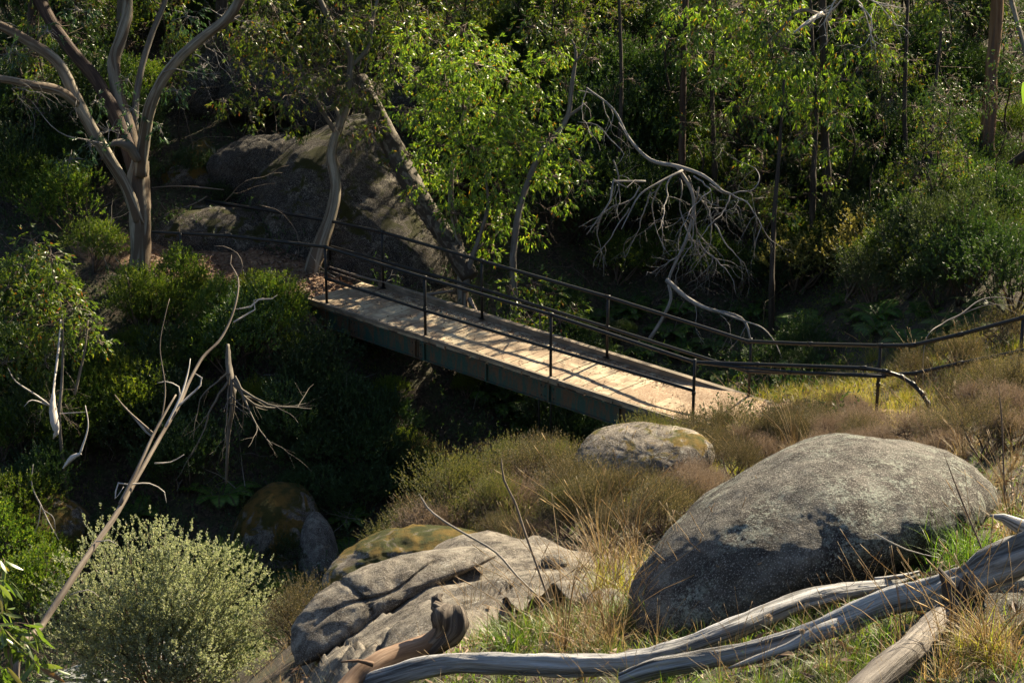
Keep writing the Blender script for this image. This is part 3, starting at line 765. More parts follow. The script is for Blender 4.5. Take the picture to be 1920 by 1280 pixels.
def sapling(seed, h, leaf, bark='bark_dark', lo=.3, n=9, r=.035, cr=.42, dens=26):
    g = np.random.default_rng(seed); root = empty('gum_sapling', Z3)
    pts = [np.array([g.normal(0, .05) * k, g.normal(0, .05) * k, h * k / 6 - .1]) for k in range(7)]
    tr = MB(); tube(tr, pts, np.linspace(r, r * .3, 7), 6, .25, rough=.08)
    lf = MB(); tw = MB()
    for k in range(n):
        f = g.uniform(lo, 1.03); i = min(5, int(f * 6)); s = pts[i] * (1 - (f * 6 - i)) + pts[i + 1] * (f * 6 - i)
        a = g.uniform(0, 6.28); c = s + np.array([math.cos(a), math.sin(a), .45]) * g.uniform(.2, .75)
        hang(lf, c, cr * g.uniform(.6, 1.2), dens, g, L=.10, W=.027, per=8, twigs=tw, src=s)
    for k in range(16):   # bare side twigs
        s = pts[g.integers(1, 6)]; v = rdir(1, g)[0]; v[2] = abs(v[2]) * .6; l = g.uniform(.3, 1.1)
        tube(tw, [s, s + v * l * .5 + g.normal(0, .05, 3), s + v * l + g.normal(0, .1, 3)], [.008, .006, .003], 3, .1, cap=False)
    tr.build('trunk', M[bark], root); lf.build('crown', M[leaf], root); tw.build('fine_branching', M['twig'], root)
    return Proto(root)

def twisty(mb, p, d, L, r, g, grav=-.15, wig=.35, depth=2, kids=4, sides=5, step=.12, ratio=.62):
    """crooked dead branch with recursive side branches"""
    d = nrm(np.asarray(d, float)); n = max(4, int(L / step)); pts = [np.asarray(p, float)]
    for k in range(n):
        d = nrm(d + g.normal(0, wig, 3) * math.sqrt(step) + np.array([0, 0, grav]) * step * 1.5)
        pts.append(pts[-1] + d * L / n)
    pts = np.array(pts)
    tube(mb, pts, np.linspace(r, r * .25, n + 1), sides, cap=False)
    if depth > 0:
        for k in range(kids):
            i = g.integers(max(1, n // 5), n); b = nrm(pts[i] - pts[i - 1])
            v = nrm(b + rdir(1, g)[0] * .9)
            twisty(mb, pts[i], v, L * ratio * g.uniform(.5, 1.1), r * .55 * (1 - .5 * i / n), g, grav, wig, depth - 1, max(2, kids - 1), max(3, sides - 1), step, ratio)
    return pts

# ------------------------------------------------------------------ plant prototypes
SG = [shrub('green_shrub', 'shrub_leaf', 'twig', .75, 1.15, 14, 950, 13, .042, .017, .16, s) for s in (11, 12)]
SB = [shrub('bright_shrub', 'shrub_bright', 'twig', .6, .85, 12, 750, 13, .038, .016, .15, s) for s in (21,)]
SD = [shrub('dark_shrub', 'shrub_dark', 'bark_dark', .9, 1.4, 15, 950, 12, .05, .020, .18, s) for s in (31, 32)]
SY = [shrub('yellow_shrub', 'shrub_yellow', 'twig', .5, .9, 10, 450, 12, .038, .017, .16, 41, stems=9)]
SO = [shrub('olive_shrub', 'olive_leaf', 'twig', .8, 1.25, 17, 1300, 12, .034, .013, .16, s) for s in (51, 52)]
HB = [shrub('heath_bush', 'heath_leaf', 'twig', .5, .68, 13, 950, 20, .021, .0060, .25, s, up=.7, spread=.6, open_=.2) for s in (61, 62, 63)]
HD = [shrub('dry_heath_bush', 'heath_dry', 'twig', .42, .5, 16, 850, 14, .022, .0055, .17, s, up=.7, spread=.7, open_=.1) for s in (71, 72)]
HG = [shrub('green_heath_bush', 'heath_green', 'twig', .5, .7, 12, 900, 20, .023, .007, .26, s, up=.7, spread=.6, open_=.2) for s in (81,)]
FN = [fern(91), fern(92, 11, .6)]
GG = [grass('grass_tuft', 'grass', 150, .34, .9, .008, .5, s, .05, 8) for s in (101, 102)]
GL = [grass('lush_grass_tuft', 'grass_lush', 170, .30, .8, .009, .5, s, .06) for s in (103,)]
GY = [grass('yellow_grass_tuft', 'grass_yellow', 170, .36, .8, .008, .4, s, .06, 6) for s in (104,)]
GS = [grass('straw_grass_tuft', 'grass_straw', 90, .42, .7, .005, .45, s, .07, 14) for s in (105, 106)]
SP = [sapling(114, 5.0, 'gum_leaf', lo=.3, n=12, dens=34), sapling(111, 5.2, 'gum_leaf_dark'), sapling(112, 6.5, 'gum_leaf_dark', lo=.2, n=11), sapling(113, 4.2, 'gum_leaf', lo=.25, n=9)]
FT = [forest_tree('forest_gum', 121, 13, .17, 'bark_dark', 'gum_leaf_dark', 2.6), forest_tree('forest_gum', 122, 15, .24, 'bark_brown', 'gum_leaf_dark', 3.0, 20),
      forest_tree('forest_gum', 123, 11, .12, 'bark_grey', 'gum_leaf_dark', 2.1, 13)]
# ------------------------------------------------------------------ planting
g = np.random.default_rng(42)
def plant(protos, px, py, sc, desc, cat, group, jitter=.25, loc=None):
    q = ground_at(px, py) if loc is None else np.array([loc[0], loc[1], hz(loc[0], loc[1])])
    q[2] -= .04
    pr = protos[g.integers(0, len(protos))]
    k = sc * g.uniform(1 - jitter, 1 + jitter)
    tx, ty = topx(q + [0, 0, .4])
    return pr.put(q, g.uniform(0, 6.28), (k, k, k * g.uniform(.85, 1.2)), autolabel(desc, tx, ty), cat, group, (g.normal(0, .06), g.normal(0, .06)))
def scatter(protos, x0, y0, x1, y1, n, sc, desc, cat, group, avoid=None):
    k = 0; t = 0
    while k < n and t < n * 20:
        t += 1
        px, py = g.uniform(x0, x1), g.uniform(y0, y1)
        if avoid and avoid(px, py): continue
        plant(protos, px, py, sc, desc, cat, group); k += 1
def on_path(px, py):
    q = ground_at(px, py); v = q - O; s = v @ BU; n = v @ BN
    if -1.2 < s < 10.6 and -.5 < n < 1.9: return True
    if q[0] < -3.5 and abs(q[1] - (38.9 + max(0, -5.5 - q[0]) * .35)) < .8 and q[0] > -8: return True
    return False
# far slope, right
G1 = 'dark shrubs on the shaded forest slope'; G2 = 'green shrubs on the left bank'; G3 = 'olive shrubs across the gully'
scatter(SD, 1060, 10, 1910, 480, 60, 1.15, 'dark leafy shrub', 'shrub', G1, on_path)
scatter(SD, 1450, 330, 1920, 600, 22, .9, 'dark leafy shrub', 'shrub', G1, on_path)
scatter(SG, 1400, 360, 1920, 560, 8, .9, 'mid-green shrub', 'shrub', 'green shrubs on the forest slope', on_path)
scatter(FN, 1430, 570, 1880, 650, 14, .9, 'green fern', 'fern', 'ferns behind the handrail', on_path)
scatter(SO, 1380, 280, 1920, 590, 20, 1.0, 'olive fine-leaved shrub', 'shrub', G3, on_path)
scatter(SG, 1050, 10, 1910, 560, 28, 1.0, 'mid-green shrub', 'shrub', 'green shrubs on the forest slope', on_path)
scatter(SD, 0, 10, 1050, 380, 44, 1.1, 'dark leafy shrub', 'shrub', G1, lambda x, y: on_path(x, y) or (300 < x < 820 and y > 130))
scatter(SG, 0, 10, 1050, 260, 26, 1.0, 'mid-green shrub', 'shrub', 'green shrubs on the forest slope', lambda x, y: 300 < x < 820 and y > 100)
for x, y in ((1500, 560), (1600, 565)): plant(SY, x, y - 8, 1.5, 'pale yellow upright shrub', 'shrub', 'yellow shrubs', .1)
scatter(SG + SD, 0, 215, 250, 420, 18, .8, 'mid-green shrub', 'shrub', G2, on_path)
scatter(SD, 240, 300, 420, 400, 5, .45, 'dark leafy shrub', 'shrub', G1, on_path)
# left bank
scatter(SG, 0, 400, 240, 900, 16, .95, 'mid-green shrub', 'shrub', G2, on_path)
scatter(SG, 240, 560, 560, 760, 9, .8, 'mid-green shrub', 'shrub', G2, on_path)
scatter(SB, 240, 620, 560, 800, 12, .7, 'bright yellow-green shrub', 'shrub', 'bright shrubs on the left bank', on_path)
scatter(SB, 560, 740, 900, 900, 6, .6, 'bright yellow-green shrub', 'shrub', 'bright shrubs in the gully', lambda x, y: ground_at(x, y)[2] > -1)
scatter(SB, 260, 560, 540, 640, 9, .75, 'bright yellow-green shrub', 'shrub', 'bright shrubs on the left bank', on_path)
for x, y, s in ((250, 830, 1.35), (215, 790, 1.1), (310, 800, .9), (160, 840, 1.0)): plant(SB + SG, x, y, s, 'sunlit green shrub', 'shrub', 'bright shrubs on the left bank', .08)
scatter(SD, 0, 700, 560, 1000, 18, .85, 'dark leafy shrub', 'shrub', 'dark shrubs in the gully', on_path)
ing = lambda x, y: on_path(x, y) or ground_at(x, y)[2] > -1.0
scatter(SD, 560, 720, 1150, 980, 20, .7, 'dark leafy shrub', 'shrub', 'dark shrubs in the gully', ing)
scatter(SG, 560, 800, 1100, 900, 4, .6, 'mid-green shrub', 'shrub', 'dark shrubs in the gully', ing)
scatter(SG, 0, 1000, 120, 1200, 5, .9, 'mid-green shrub', 'shrub', 'dark shrubs in the gully')
# ferns
scatter(FN, 700, 740, 1120, 870, 20, 1.0, 'green fern', 'fern', 'ferns under the bridge', ing)
scatter(FN, 1080, 590, 1500, 720, 18, .9, 'green fern', 'fern', 'ferns behind the handrail', on_path)
# gully sides under the bridge
k = 0
while k < 90:
    q = B(g.uniform(.2, 9), g.uniform(-6.5, 5.5), 0)
    if hz(q[0], q[1]) > -.7: continue
    k += 1
    kind = g.random()
    if kind < .5: plant(FN, 0, 0, 1.0, 'green fern', 'fern', 'ferns under the bridge', loc=q[:2])
    else: plant(SD, 0, 0, .55, 'dark leafy shrub', 'shrub', 'dark shrubs in the gully', loc=q[:2])
# heath bank
GH = 'heath bushes on the near bank'
def hb(px, py, d, pr, s, desc):
    q = P(px, py, d); plant(pr, px, py, s, desc, 'heath bush', GH, .15, loc=q)
for px, py, d, s in ((760, 985, 23.5, .85), (800, 1000, 23, 1.0), (850, 985, 23.6, 1.0), (905, 960, 24, .9), (955, 985, 23, 1.0), (1010, 960, 24, .95), (1060, 975, 23, .9), (1110, 960, 24, 1.0), (1165, 965, 23.6, .9), (1220, 950, 24, 1.0), (1275, 935, 24.6, .9), (1000, 905, 26, .8), (1070, 905, 26, .8), (1240, 900, 26, .8), (1310, 890, 26, .9), (1150, 925, 25, .8), (1370, 870, 26.5, .9), (1420, 850, 27, .85), (1460, 835, 27, .8), (1520, 815, 27, .8), (1350, 915, 25, .8)):
    k = g.random()
    if 1060 < px < 1300 and py < 945: continue
    if 1060 < px < 1300: s *= .75
    if 1300 <= px < 1500: s *= .65
    if k < .5: hb(px, py, d, HB, s, 'brown-green heath bush')
    elif k < .75: hb(px, py, d, HG, s, 'olive heath bush')
    else: hb(px, py, d, HD, s, 'dry grey-brown heath bush')
for px, py, d, s in ((1000, 1010, 21, .55), (1060, 1000, 21.5, .6), (940, 1005, 21.5, .55),  (1560, 790, 28, .7), (1640, 830, 27, .6), (1800, 800, 25, .7), (1880, 760, 24, .9), (1850, 820, 23, .7), (1900, 850, 21, .6), (1600, 770, 28.5, .6)):
    hb(px, py, d, HD + HB, s, 'dry grey-brown heath bush')
for px, py, d, s in ((1780, 690, 30.5, .4), (1850, 690, 30, .4), (1900, 670, 31, .4), (1560, 700, 32, .5), (1720, 660, 33, .7), (1800, 640, 33, .9), (1880, 610, 34, 1.0)):
    hb(px, py, d, HG + HB, s, 'olive heath bush')
for k in range(40):
    px, py = g.uniform(740, 1420), g.uniform(880, 1010)
    if 1050 < px < 1240 and py < 965: continue
    if py > 1010 - max(0, px - 1150) * .42: continue
    plant([HB, HB, HG, HD][g.integers(0, 4)], px, py, .8, 'brown-green heath bush', 'heath bush', GH, .2)
for px, py in ((1130, 990), (1180, 980), (1235, 965), (1285, 948), (1335, 925), (1150, 1015), (1210, 1005), (1100, 1005), (1262, 988), (1312, 965), (1375, 900), (1090, 965), (1060, 1010), (1240, 1010)):
    plant([HB, HG, HB, HD][g.integers(0, 4)], px, py, .62, 'brown-green heath bush', 'heath bush', GH, .12)
for k in range(40):
    px = g.uniform(1330, 1900); py = g.uniform(845 if px < 1460 else 800 if px < 1560 else 765, 880)
    if 1620 < px < 1800: py = max(py, 845)
    plant([HB, HD, HD][g.integers(0, 3)], px, py, .6, 'dry grey-brown heath bush', 'heath bush', GH, .2)
# grasses
for px, py, s in ((1385, 750, .9), (1420, 745, 1.0), (1460, 740, .9), (1500, 745, .9), (1550, 740, .9), (1600, 735, 1.), (1350, 790, .9), (1395, 790, .9), (1330, 810, .8), (1310, 830, .8), (1540, 700, .9), (1600, 700, 1.0), (1660, 690, 1.1), (1700, 700, .9), (1580, 670, 1.0), (1640, 660, 1.1), (1500, 760, .8), (1560, 765, .8), (1640, 745, .9), (1700, 735, .9), (1370, 735, 1.0), (1400, 728, 1.1), (1440, 730, 1.0), (1480, 728, 1.1), (1350, 775, .9), (1385, 800, .9), (1415, 785, .9), (1340, 805, 1.), (1370, 815, 1.), (1400, 820, .9), (1300, 800, .8), (905, 925, .8), (930, 940, .7), (880, 950, .7)):
    plant(GY, px, py + 15, s, 'yellow-green grass tuft', 'grass tuft', 'yellow grass beside the handrail')
for k in range(26): plant(GS + GG, g.uniform(1400, 1900), g.uniform(690, 880), 1.0, 'straw-coloured grass tuft', 'grass tuft', 'straw grass beside the handrail')
for k in range(12): plant(GG, g.uniform(1750, 1915), g.uniform(640, 740), 1.2, 'green grass tuft', 'grass tuft', 'green grass beside the handrail')
for px, py in ((300, 535), (330, 545), (360, 540), (420, 545), (545, 505), (560, 560), (520, 560), (600, 500), (570, 520), (470, 555)): plant(GL, px, py + 12, 1.0, 'green grass tuft', 'grass tuft', 'grass along the dirt path')
# saplings
for x, y in ((60, 330), (160, 210), (330, 150), (420, 90), (480, 150), (730, 60), (800, 110), (990, 150), (1110, 260), (1180, 150), (1235, 330), (1320, 250), (1390, 340), (1420, 180), (1480, 300), (1540, 380), (1620, 260), (1660, 350), (1710, 190), (1760, 330), (1820, 150), (1590, 470), (1440, 520), (1340, 470), (1150, 90), (900, 60), (1890, 330), (1250, 60), (1500, 90)):
    plant(SP, x, y, .8, 'thin gum sapling', 'sapling', 'gum saplings on the forest slope', .15)
scatter(SP[:1], 620, 5, 1300, 230, 18, .85, 'sunlit gum sapling', 'sapling', 'gum saplings on the forest slope')
scatter(SP, 600, 5, 1900, 300, 30, .8, 'thin gum sapling', 'sapling', 'gum saplings on the forest slope')
scatter(SP, 1360, 330, 1900, 540, 16, .5, 'thin gum sapling', 'sapling', 'gum saplings on the forest slope', on_path)
scatter(SP, 0, 5, 440, 330, 10, .7, 'thin gum sapling', 'sapling', 'gum saplings on the forest slope')
# tall forest trees with crowns above the frame
def crown_clear(q, h, r):
    for hh in (h - 2.5, h, h + 3.5):
        c = q + np.array([0, 0, hh])
        for t, rad in TARGETS:
            v = c - t; a = v @ S
            if a > 0 and np.linalg.norm(v - S * a) < r + rad - .3: return False
    return True
TARGETS = [(B(s, .7, 0), .35) for s in np.arange(-.5, 9.6, .6)] + [(P(890, 150, 41), .9), (P(830, 300, 41), .8), (P(960, 300, 41), .8), (P(1400, 80, 42.5), 1.0), (P(1530, 140, 42.5), 1.0), (P(1450, 720, 33), 1.), (P(1560, 700, 32), 1.5), (P(1700, 700, 31), 1.), (P(70, 480, 37), .8), (P(100, 600, 37), .8), (P(480, 80, 41), .6), (P(700, 60, 41), .8), (P(330, 610, 37), .8), (P(260, 760, 35), .8), (P(460, 580, 38), .8), (P(560, 60, 41), .7), (P(1550, 500, 40), .5), (P(150, 440, 39), .7), (P(420, 700, 37), .6), (P(530, 820, 36), .5), (P(950, 830, 37), .6), (P(1150, 60, 46), .7), (P(1650, 200, 46), .7), (P(200, 60, 45), .7), (P(1300, 200, 45), .6), (P(1000, 60, 46), .7), (P(300, 1050, 26), 1.0), (P(540, 970, 31), .5)]
TARGETS += [(P(x, y, d), .8) for x, y, d in ((1600, 820, 16), (900, 1050, 18), (800, 900, 24), (1100, 900, 24), (1250, 800, 29), (1800, 1200, 9), (1500, 1100, 12), (1000, 1150, 13))]
for x, y, sc, pr in ((1180, 40, .9, 0), (1440, 30, .9, 2), (1620, 60, 1.0, 2), (1770, 40, 1.0, 0)):
    q = ground_at(x, y)
    if not crown_clear(q, 10, 2.0): print('blocked', x, y); continue
    plant([FT[pr]], x, y, sc, 'tall dark-trunked gum', 'tree', 'tall gums on the forest slope', .05)
k = 0
while k < 34:
    x = g.uniform(-26, 46); y = g.uniform(50, 84)
    q = np.array([x, y, hz(x, y)])
    if not crown_clear(q, 10, 2.7): k += .12; continue
    plant(FT, 0, 0, 1.0, 'tall dark-trunked gum', 'tree', 'tall gums on the forest slope', .15, loc=(x, y)); k += 1

k = 0; t = 0
while k < 22 and t < 4000:
    t += 1
    x = g.uniform(-17, 17); y = g.uniform(43.5, 57); q = np.array([x, y, hz(x, y)])
    if not crown_clear(q, 8.5, 2.0): continue
    px, py = topx(q + [0, 0, 1.5])
    plant([FT[0], FT[2], FT[2]], 0, 0, .85, 'slim dark-trunked gum', 'tree', 'slim gums on the forest slope', .1, loc=(x, y)); k += 1
for x, y in ((3.2, 50.5), (.6, 50.2), (-1.8, 50.8), (1.6, 53.2), (-4.2, 52), (-6.5, 51), (4.6, 53), (-.5, 47.6)):  # extra gums put in so their unseen crowns shade the boulder group
    if crown_clear(np.array([x, y, hz(x, y)]), 8.5, 1.5): plant([FT[2], FT[0]], 0, 0, .85, 'slim dark-trunked gum', 'tree', 'slim gums on the forest slope', .1, loc=(x, y))
for k in range(30):
    px, py = g.uniform(760, 1500), g.uniform(880, 1040)
    if py > 1040 - max(0, px - 1100) * .42: continue
    if 1040 < px < 1300 and py < 960: continue
    plant(GS + GG + GY, px, py, 1.0, 'wispy straw grass tuft', 'grass tuft', 'wispy grass in the heath', loc=None)
print('near band', k, t)
for k in range(46):
    px, py = g.uniform(860, 1900), g.uniform(1080, 1275)
    if px < 1200 or py > 1170 + (1640 - px) * .1: plant(GL + GG, px, py, .5, 'green grass tuft', 'grass tuft', 'green grass around the logs')
# ------------------------------------------------------------------ ground cover nobody could count
def cover(name, leaf, label, regs, n, L, W, per, slen, seed, grow=.25):
    g = np.random.default_rng(seed); mb = MB()
    xy = []
    for (x0, y0, x1, y1, w_) in regs:
        k = int(n * w_); q = np.stack([g.uniform(x0, x1, k), g.uniform(y0, y1, k)], 1); xy.append(q)
    xy = np.concatenate(xy)
    dens = np.array([mnoise.noise(Vector((a * .9, b * .9, seed))) for a, b in xy])
    xy = xy[dens + g.normal(0, .12, len(xy)) > -.12]
    v = xy - O[:2]; s_ = v @ BU[:2]; n_ = v @ BN[:2]
    keep = ~((s_ > -1.3) & (s_ < 10.4) & (n_ > -.25) & (n_ < 1.7)) | (height(xy[:, 0], xy[:, 1]) < -.75)
    pc = np.abs(xy[:, 1] - (39.0 + np.maximum(0, -5.5 - xy[:, 0]) * .35)) < .8
    keep &= ~(pc & (xy[:, 0] < -3.3) & (xy[:, 0] > -8.2))
    keep &= ~((np.abs((xy[:, 1] - 31.0) + (xy[:, 0] - 4) * 1.15) < .75) & (xy[:, 0] > 3.6) & (xy[:, 0] < 8))
    xy = xy[keep]
    z = height(xy[:, 0], xy[:, 1]) + g.uniform(0, grow, len(xy)) ** 1.5
    p = np.column_stack([xy, z]); d = nrm(np.array([0, 0, 1.0]) + rdir(len(p), g) * .8)
    sprigs(mb, p, d, slen * g.uniform(.6, 1.5, len(p)), per, L, W, .8, g)
    o = mb.build(name, M[leaf]); tag(o, label, 'undergrowth', kind='stuff'); return o
cover('undergrowth', 'shrub_dark', 'low dark leafy undergrowth across the shaded forest slope', [(-16, 40, 16, 56, 1.0), (-12, 28, 4, 39, .35)], 15000, .05, .02, 9, .2, 301, .6)
cover('undergrowth', 'shrub_dark', 'dark leafy undergrowth down the sides of the gully', [(-12, 28, 5, 41, 1.0)], 13000, .06, .024, 9, .25, 306, .5)
cover('undergrowth', 'shrub_leaf', 'low green leafy undergrowth on the banks of the gully', [(-14, 40, 14, 54, .4), (-11, 31, -2.5, 38.5, .4), (4, 34, 12, 42, .3)], 11000, .045, .017, 9, .18, 302, .5)
cover('low_heath', 'heath_leaf', 'low brown-green heath covering the near bank', [(-2, 19, 6, 31, .8), (5, 25, 9, 30, .25)], 8000, .018, .005, 14, .16, 303, .25)
cover('low_heath', 'heath_dry', 'dry twiggy ground heath on the near bank', [(-2, 18, 7, 31, .8)], 4000, .02, .004, 12, .15, 304, .2)
def grass_cover(name, leaf, label, regs, n, L, W, seed, droop=.5, thr=-.1, sc=.9):
    g = np.random.default_rng(seed); xy = []
    for (x0, y0, x1, y1, w_) in regs:
        k = int(n * w_); xy.append(np.stack([g.uniform(x0, x1, k), g.uniform(y0, y1, k)], 1))
    xy = np.concatenate(xy)
    dens = np.array([mnoise.noise(Vector((a * sc * 1.6, b * sc * 1.6, seed))) for a, b in xy])
    xy = xy[dens + g.normal(0, .1, len(xy)) > thr]
    v = xy - O[:2]; s_ = v @ BU[:2]; n_ = v @ BN[:2]
    xy = xy[~((s_ > -1) & (s_ < 10) & (n_ > -.2) & (n_ < 1.6))]
    p = np.column_stack([xy, height(xy[:, 0], xy[:, 1]) - .01])
    d = nrm(np.array([0, 0, 1.0]) + rdir(len(p), g) * np.array([.55, .55, .1]))
    mb = MB(); blades(mb, p, d, L * g.uniform(.4, 1.3, len(p)), W * g.uniform(.6, 1.3, len(p)), droop * g.uniform(.2, 1.3, len(p)), g, 4)
    return tag(mb.build(name, M[leaf]), label, 'grass', kind='stuff')
grass_cover('grass', 'grass', 'green and straw grass growing over the foreground bank', [(-2.5, 6, 5.5, 14, 1.0), (-1.5, 13, 5, 20, .4)], 40000, .15, .005, 311)
grass_cover('grass', 'grass_straw', 'dry straw grass stems standing over the foreground bank', [(-2.5, 6, 5.5, 20, 1.0)], 8000, .28, .003, 312, .35, -.2)
grass_cover('grass', 'grass_lush', 'lush green grass clumps in the foreground', [(-.5, 6.5, 5, 13, 1.0)], 24000, .16, .006, 313, .6, .05)
grass_cover('grass', 'grass_yellow', 'sunlit yellow-green grass around the right end of the bridge', [(2.6, 26.5, 9, 34, 1.0)], 30000, .34, .0065, 314, .4, -.15)
grass_cover('grass', 'grass_straw', 'straw grass over the right-hand bank', [(2.6, 20, 10, 34, 1.0)], 9000, .34, .004, 315, .4, -.1)
# fallen leaves and sticks
g = np.random.default_rng(320)
def litter(name, label, regs, n, L, W, lift=.012):
    mb = MB(); xy = np.concatenate([np.stack([g.uniform(a, c, int(n * w_)), g.uniform(b, d, int(n * w_))], 1) for a, b, c, d, w_ in regs])
    p = np.column_stack([xy, height(xy[:, 0], xy[:, 1]) + lift + g.uniform(0, .03, len(xy))])
    d = rdir(len(p), g); d[:, 2] *= .25
    leaves(mb, p, d, L * g.uniform(.5, 1.3, len(p)), W * g.uniform(.6, 1.4, len(p)), g, .5, .15)
    tag(mb.build(name, M['litter']), label, 'leaf litter', kind='stuff')
litter('leaf_litter', 'fallen brown gum leaves over the foreground ground', [(-2, 6, 6, 18, 1)], 9000, .09, .02)
litter('leaf_litter', 'fallen leaves over the dirt path and slopes', [(-14, 36, 14, 52, .8), (-7, 38, -3, 41, .35), (2, 26, 10, 33, .3)], 14000, .10, .028, .045)
# leaves and grit lying on the deck, thickest along the far kerb
n = 4500; s_ = g.uniform(-.4, 9.5, n); far_ = g.random(n) < .7
q = np.where(far_, 1.33 - np.abs(g.normal(0, .16, n)), g.uniform(0, 1.35, n))
clus = np.array([mnoise.noise(Vector((a * .9, b * 2, 3))) for a, b in zip(s_, q)]); kk = (clus > -.05) | far_; s_, q = s_[kk], q[kk]
pp = O + s_[:, None] * BU + q[:, None] * BN + np.array([0, 0, .006])
mb = MB(); d = rdir(len(pp), g); d[:, 2] *= .12; leaves(mb, pp, d, .045 * g.uniform(.4, 1.4, len(pp)), .014, g, .4, .1)
tag(mb.build('leaf_litter', M['litter']), 'dry leaves and bark scattered along the bridge deck', 'leaf litter', kind='stuff')
# bare sticks through the undergrowth
mb = MB()
for k in range(420):
    x, y = g.uniform(-14, 14), g.uniform(39.5, 53); p0 = np.array([x, y, hz(x, y)])
    v = rdir(1, g)[0]; v[2] = abs(v[2]) * 1.2 + .1
    twisty(mb, p0, v, g.uniform(.7, 2.4), g.uniform(.006, .014), g, -.1, .5, 1, 3, 3, .2, .5)
tag(mb.build('dead_twigs', M['dead_brown']), 'bare dead twigs tangled through the forest undergrowth', 'twigs', kind='stuff')
mb = MB()
for k in range(90):
    x, y = g.uniform(-11, 1), g.uniform(31, 39); p0 = np.array([x, y, hz(x, y) + .2])
    v = rdir(1, g)[0]; v[2] = abs(v[2])
    twisty(mb, p0, v, g.uniform(.5, 1.6), g.uniform(.005, .012), g, -.1, .5, 1, 3, 3, .2, .5)
tag(mb.build('dead_twigs', M['dead_grey']), 'grey dead twigs on the gully bank', 'twigs', kind='stuff')
# ------------------------------------------------------------------ rocks: outline at its own distance, swollen to real thickness
def px_size(p): return p[:, 0].max() - p[:, 0].min()
def rock(label, pts, d, thick, m, tilt=.5, nseed=0, rough=.05, p=2.1, back=None, name='boulder', cracks=None, cen=None, group=None, sink=.16, front=.7, ridge=.0, rings=34, nn=150, cat='boulder'):
    pts = np.array(pts, float)
    if sink is not None:
        hh = pts[:, 1].max() - pts[:, 1].min(); q = ground_at(pts[:, 0].mean(), pts[:, 1].max() - sink * hh)
        d = float((q - CAM) @ FWD) + thick * front
        print('rock', label[:30], 'd', round(d, 2))
    c = pts.mean(0) if cen is None else np.array(cen, float)
    e = np.vstack([pts[-1], pts, pts[0], pts[1]]); out = []
    if px_size(pts) > 500: rings, nn = 70, 300
    per = max(2, nn // len(pts))
    for i in range(1, len(pts) + 1):
        a, b, q, w = e[i-1], e[i], e[i+1], e[i+2]
        for k in range(per):
            t = k / per; out.append(.5 * ((2*b) + (-a+q)*t + (2*a-5*b+4*q-w)*t*t + (-a+3*b-3*q+w)*t**3))
    out = np.array(out); n = len(out)
    r = np.sin(np.linspace(0, 1, rings + 1)[1:] * math.pi / 2)
    def pos(px, depth_off):
        w = (px[..., 0] - c[0]) * d / F; h = (c[1] - px[..., 1]) * d / F
        cc = P(c[0], c[1], d)
        upv = UP + FWD * tilt
        return cc + RT * w[..., None] + upv * h[..., None] * 1.0 + FWD * depth_off[..., None]
    # keep silhouette when tilted: compensate height so the outline still spans the same real height
    V = []; back = thick if back is None else back
    for sgn, T in ((-1, thick), (1, back)):
        for rr in r:
            q = c + (out - c) * rr
            V.append(pos(q, np.full(n, sgn * T * (max(0, 1 - rr ** p)) ** (1 / p))))
    cf = pos(c[None], np.array([-thick])); cb = pos(c[None], np.array([float(back)]))
    m_ = rings * n
    V = np.vstack(V + [cf, cb])
    org = P(c[0], c[1], d)
    # lumpy relief
    sc = 1.0 / max(.25, thick)
    rel = np.array([mnoise.fractal(Vector(tuple((v - org) * sc * 1.1 + nseed * 3.1)), .9, 2.1, 6) for v in V])
    f2 = np.array([mnoise.noise(Vector(tuple((v - org) * sc * .55 + nseed))) for v in V])
    dirn = nrm(V - org)
    rdg = np.array([1 - abs(mnoise.noise(Vector(tuple((v - org) * sc * 1.9 + nseed * 5.3)))) * 2 for v in V])
    V = V + dirn * ((rel * .6 + f2 * .9 + ridge * np.clip(rdg, -1, 1)) * rough * thick)[:, None]
    if cracks:
        for (x0, y0, x1, y1, wd, dp) in cracks:
            pxs = np.array([topx(v) for v in V]); ab = np.array([x1 - x0, y1 - y0], float); l = np.linalg.norm(ab); u = ab / l
            rel_ = pxs - [x0, y0]; al = rel_ @ u; di = np.abs(rel_ @ [-u[1], u[0]] + 9 * np.sin(al * .03))
            k = np.exp(-(di / wd) ** 2) * (al > -10) * (al < l + 10)
            V = V - dirn * (k * dp)[:, None]
    q = []
    j = np.arange(n); jn = (j + 1) % n
    for i in range(rings - 1):
        q.append(np.stack([i*n + j, (i+1)*n + j, (i+1)*n + jn, i*n + jn], 1))
        q.append(np.stack([m_ + i*n + j, m_ + i*n + jn, m_ + (i+1)*n + jn, m_ + (i+1)*n + j], 1))
    # front and back share the rim: snap
    V[m_ + (rings-1)*n: m_ + rings*n] = V[(rings-1)*n: rings*n]
    t = np.vstack([np.stack([np.full(n, 2*m_), j, jn], 1), np.stack([np.full(n, 2*m_+1), m_ + jn, m_ + j], 1)])
    mb = MB(); mb.add(V, t, np.vstack(q))
    o = mb.build(name, M[m], None, org)
    bm_fix(o)
    tag(o, label, cat, group)
    return o
import bmesh
def bm_fix(o):
    bm = bmesh.new(); bm.from_mesh(o.data); bmesh.ops.remove_doubles(bm, verts=bm.verts, dist=1e-4); bmesh.ops.recalc_face_normals(bm, faces=bm.faces)
    for f in bm.faces: f.smooth = True
    bm.to_mesh(o.data); bm.free()

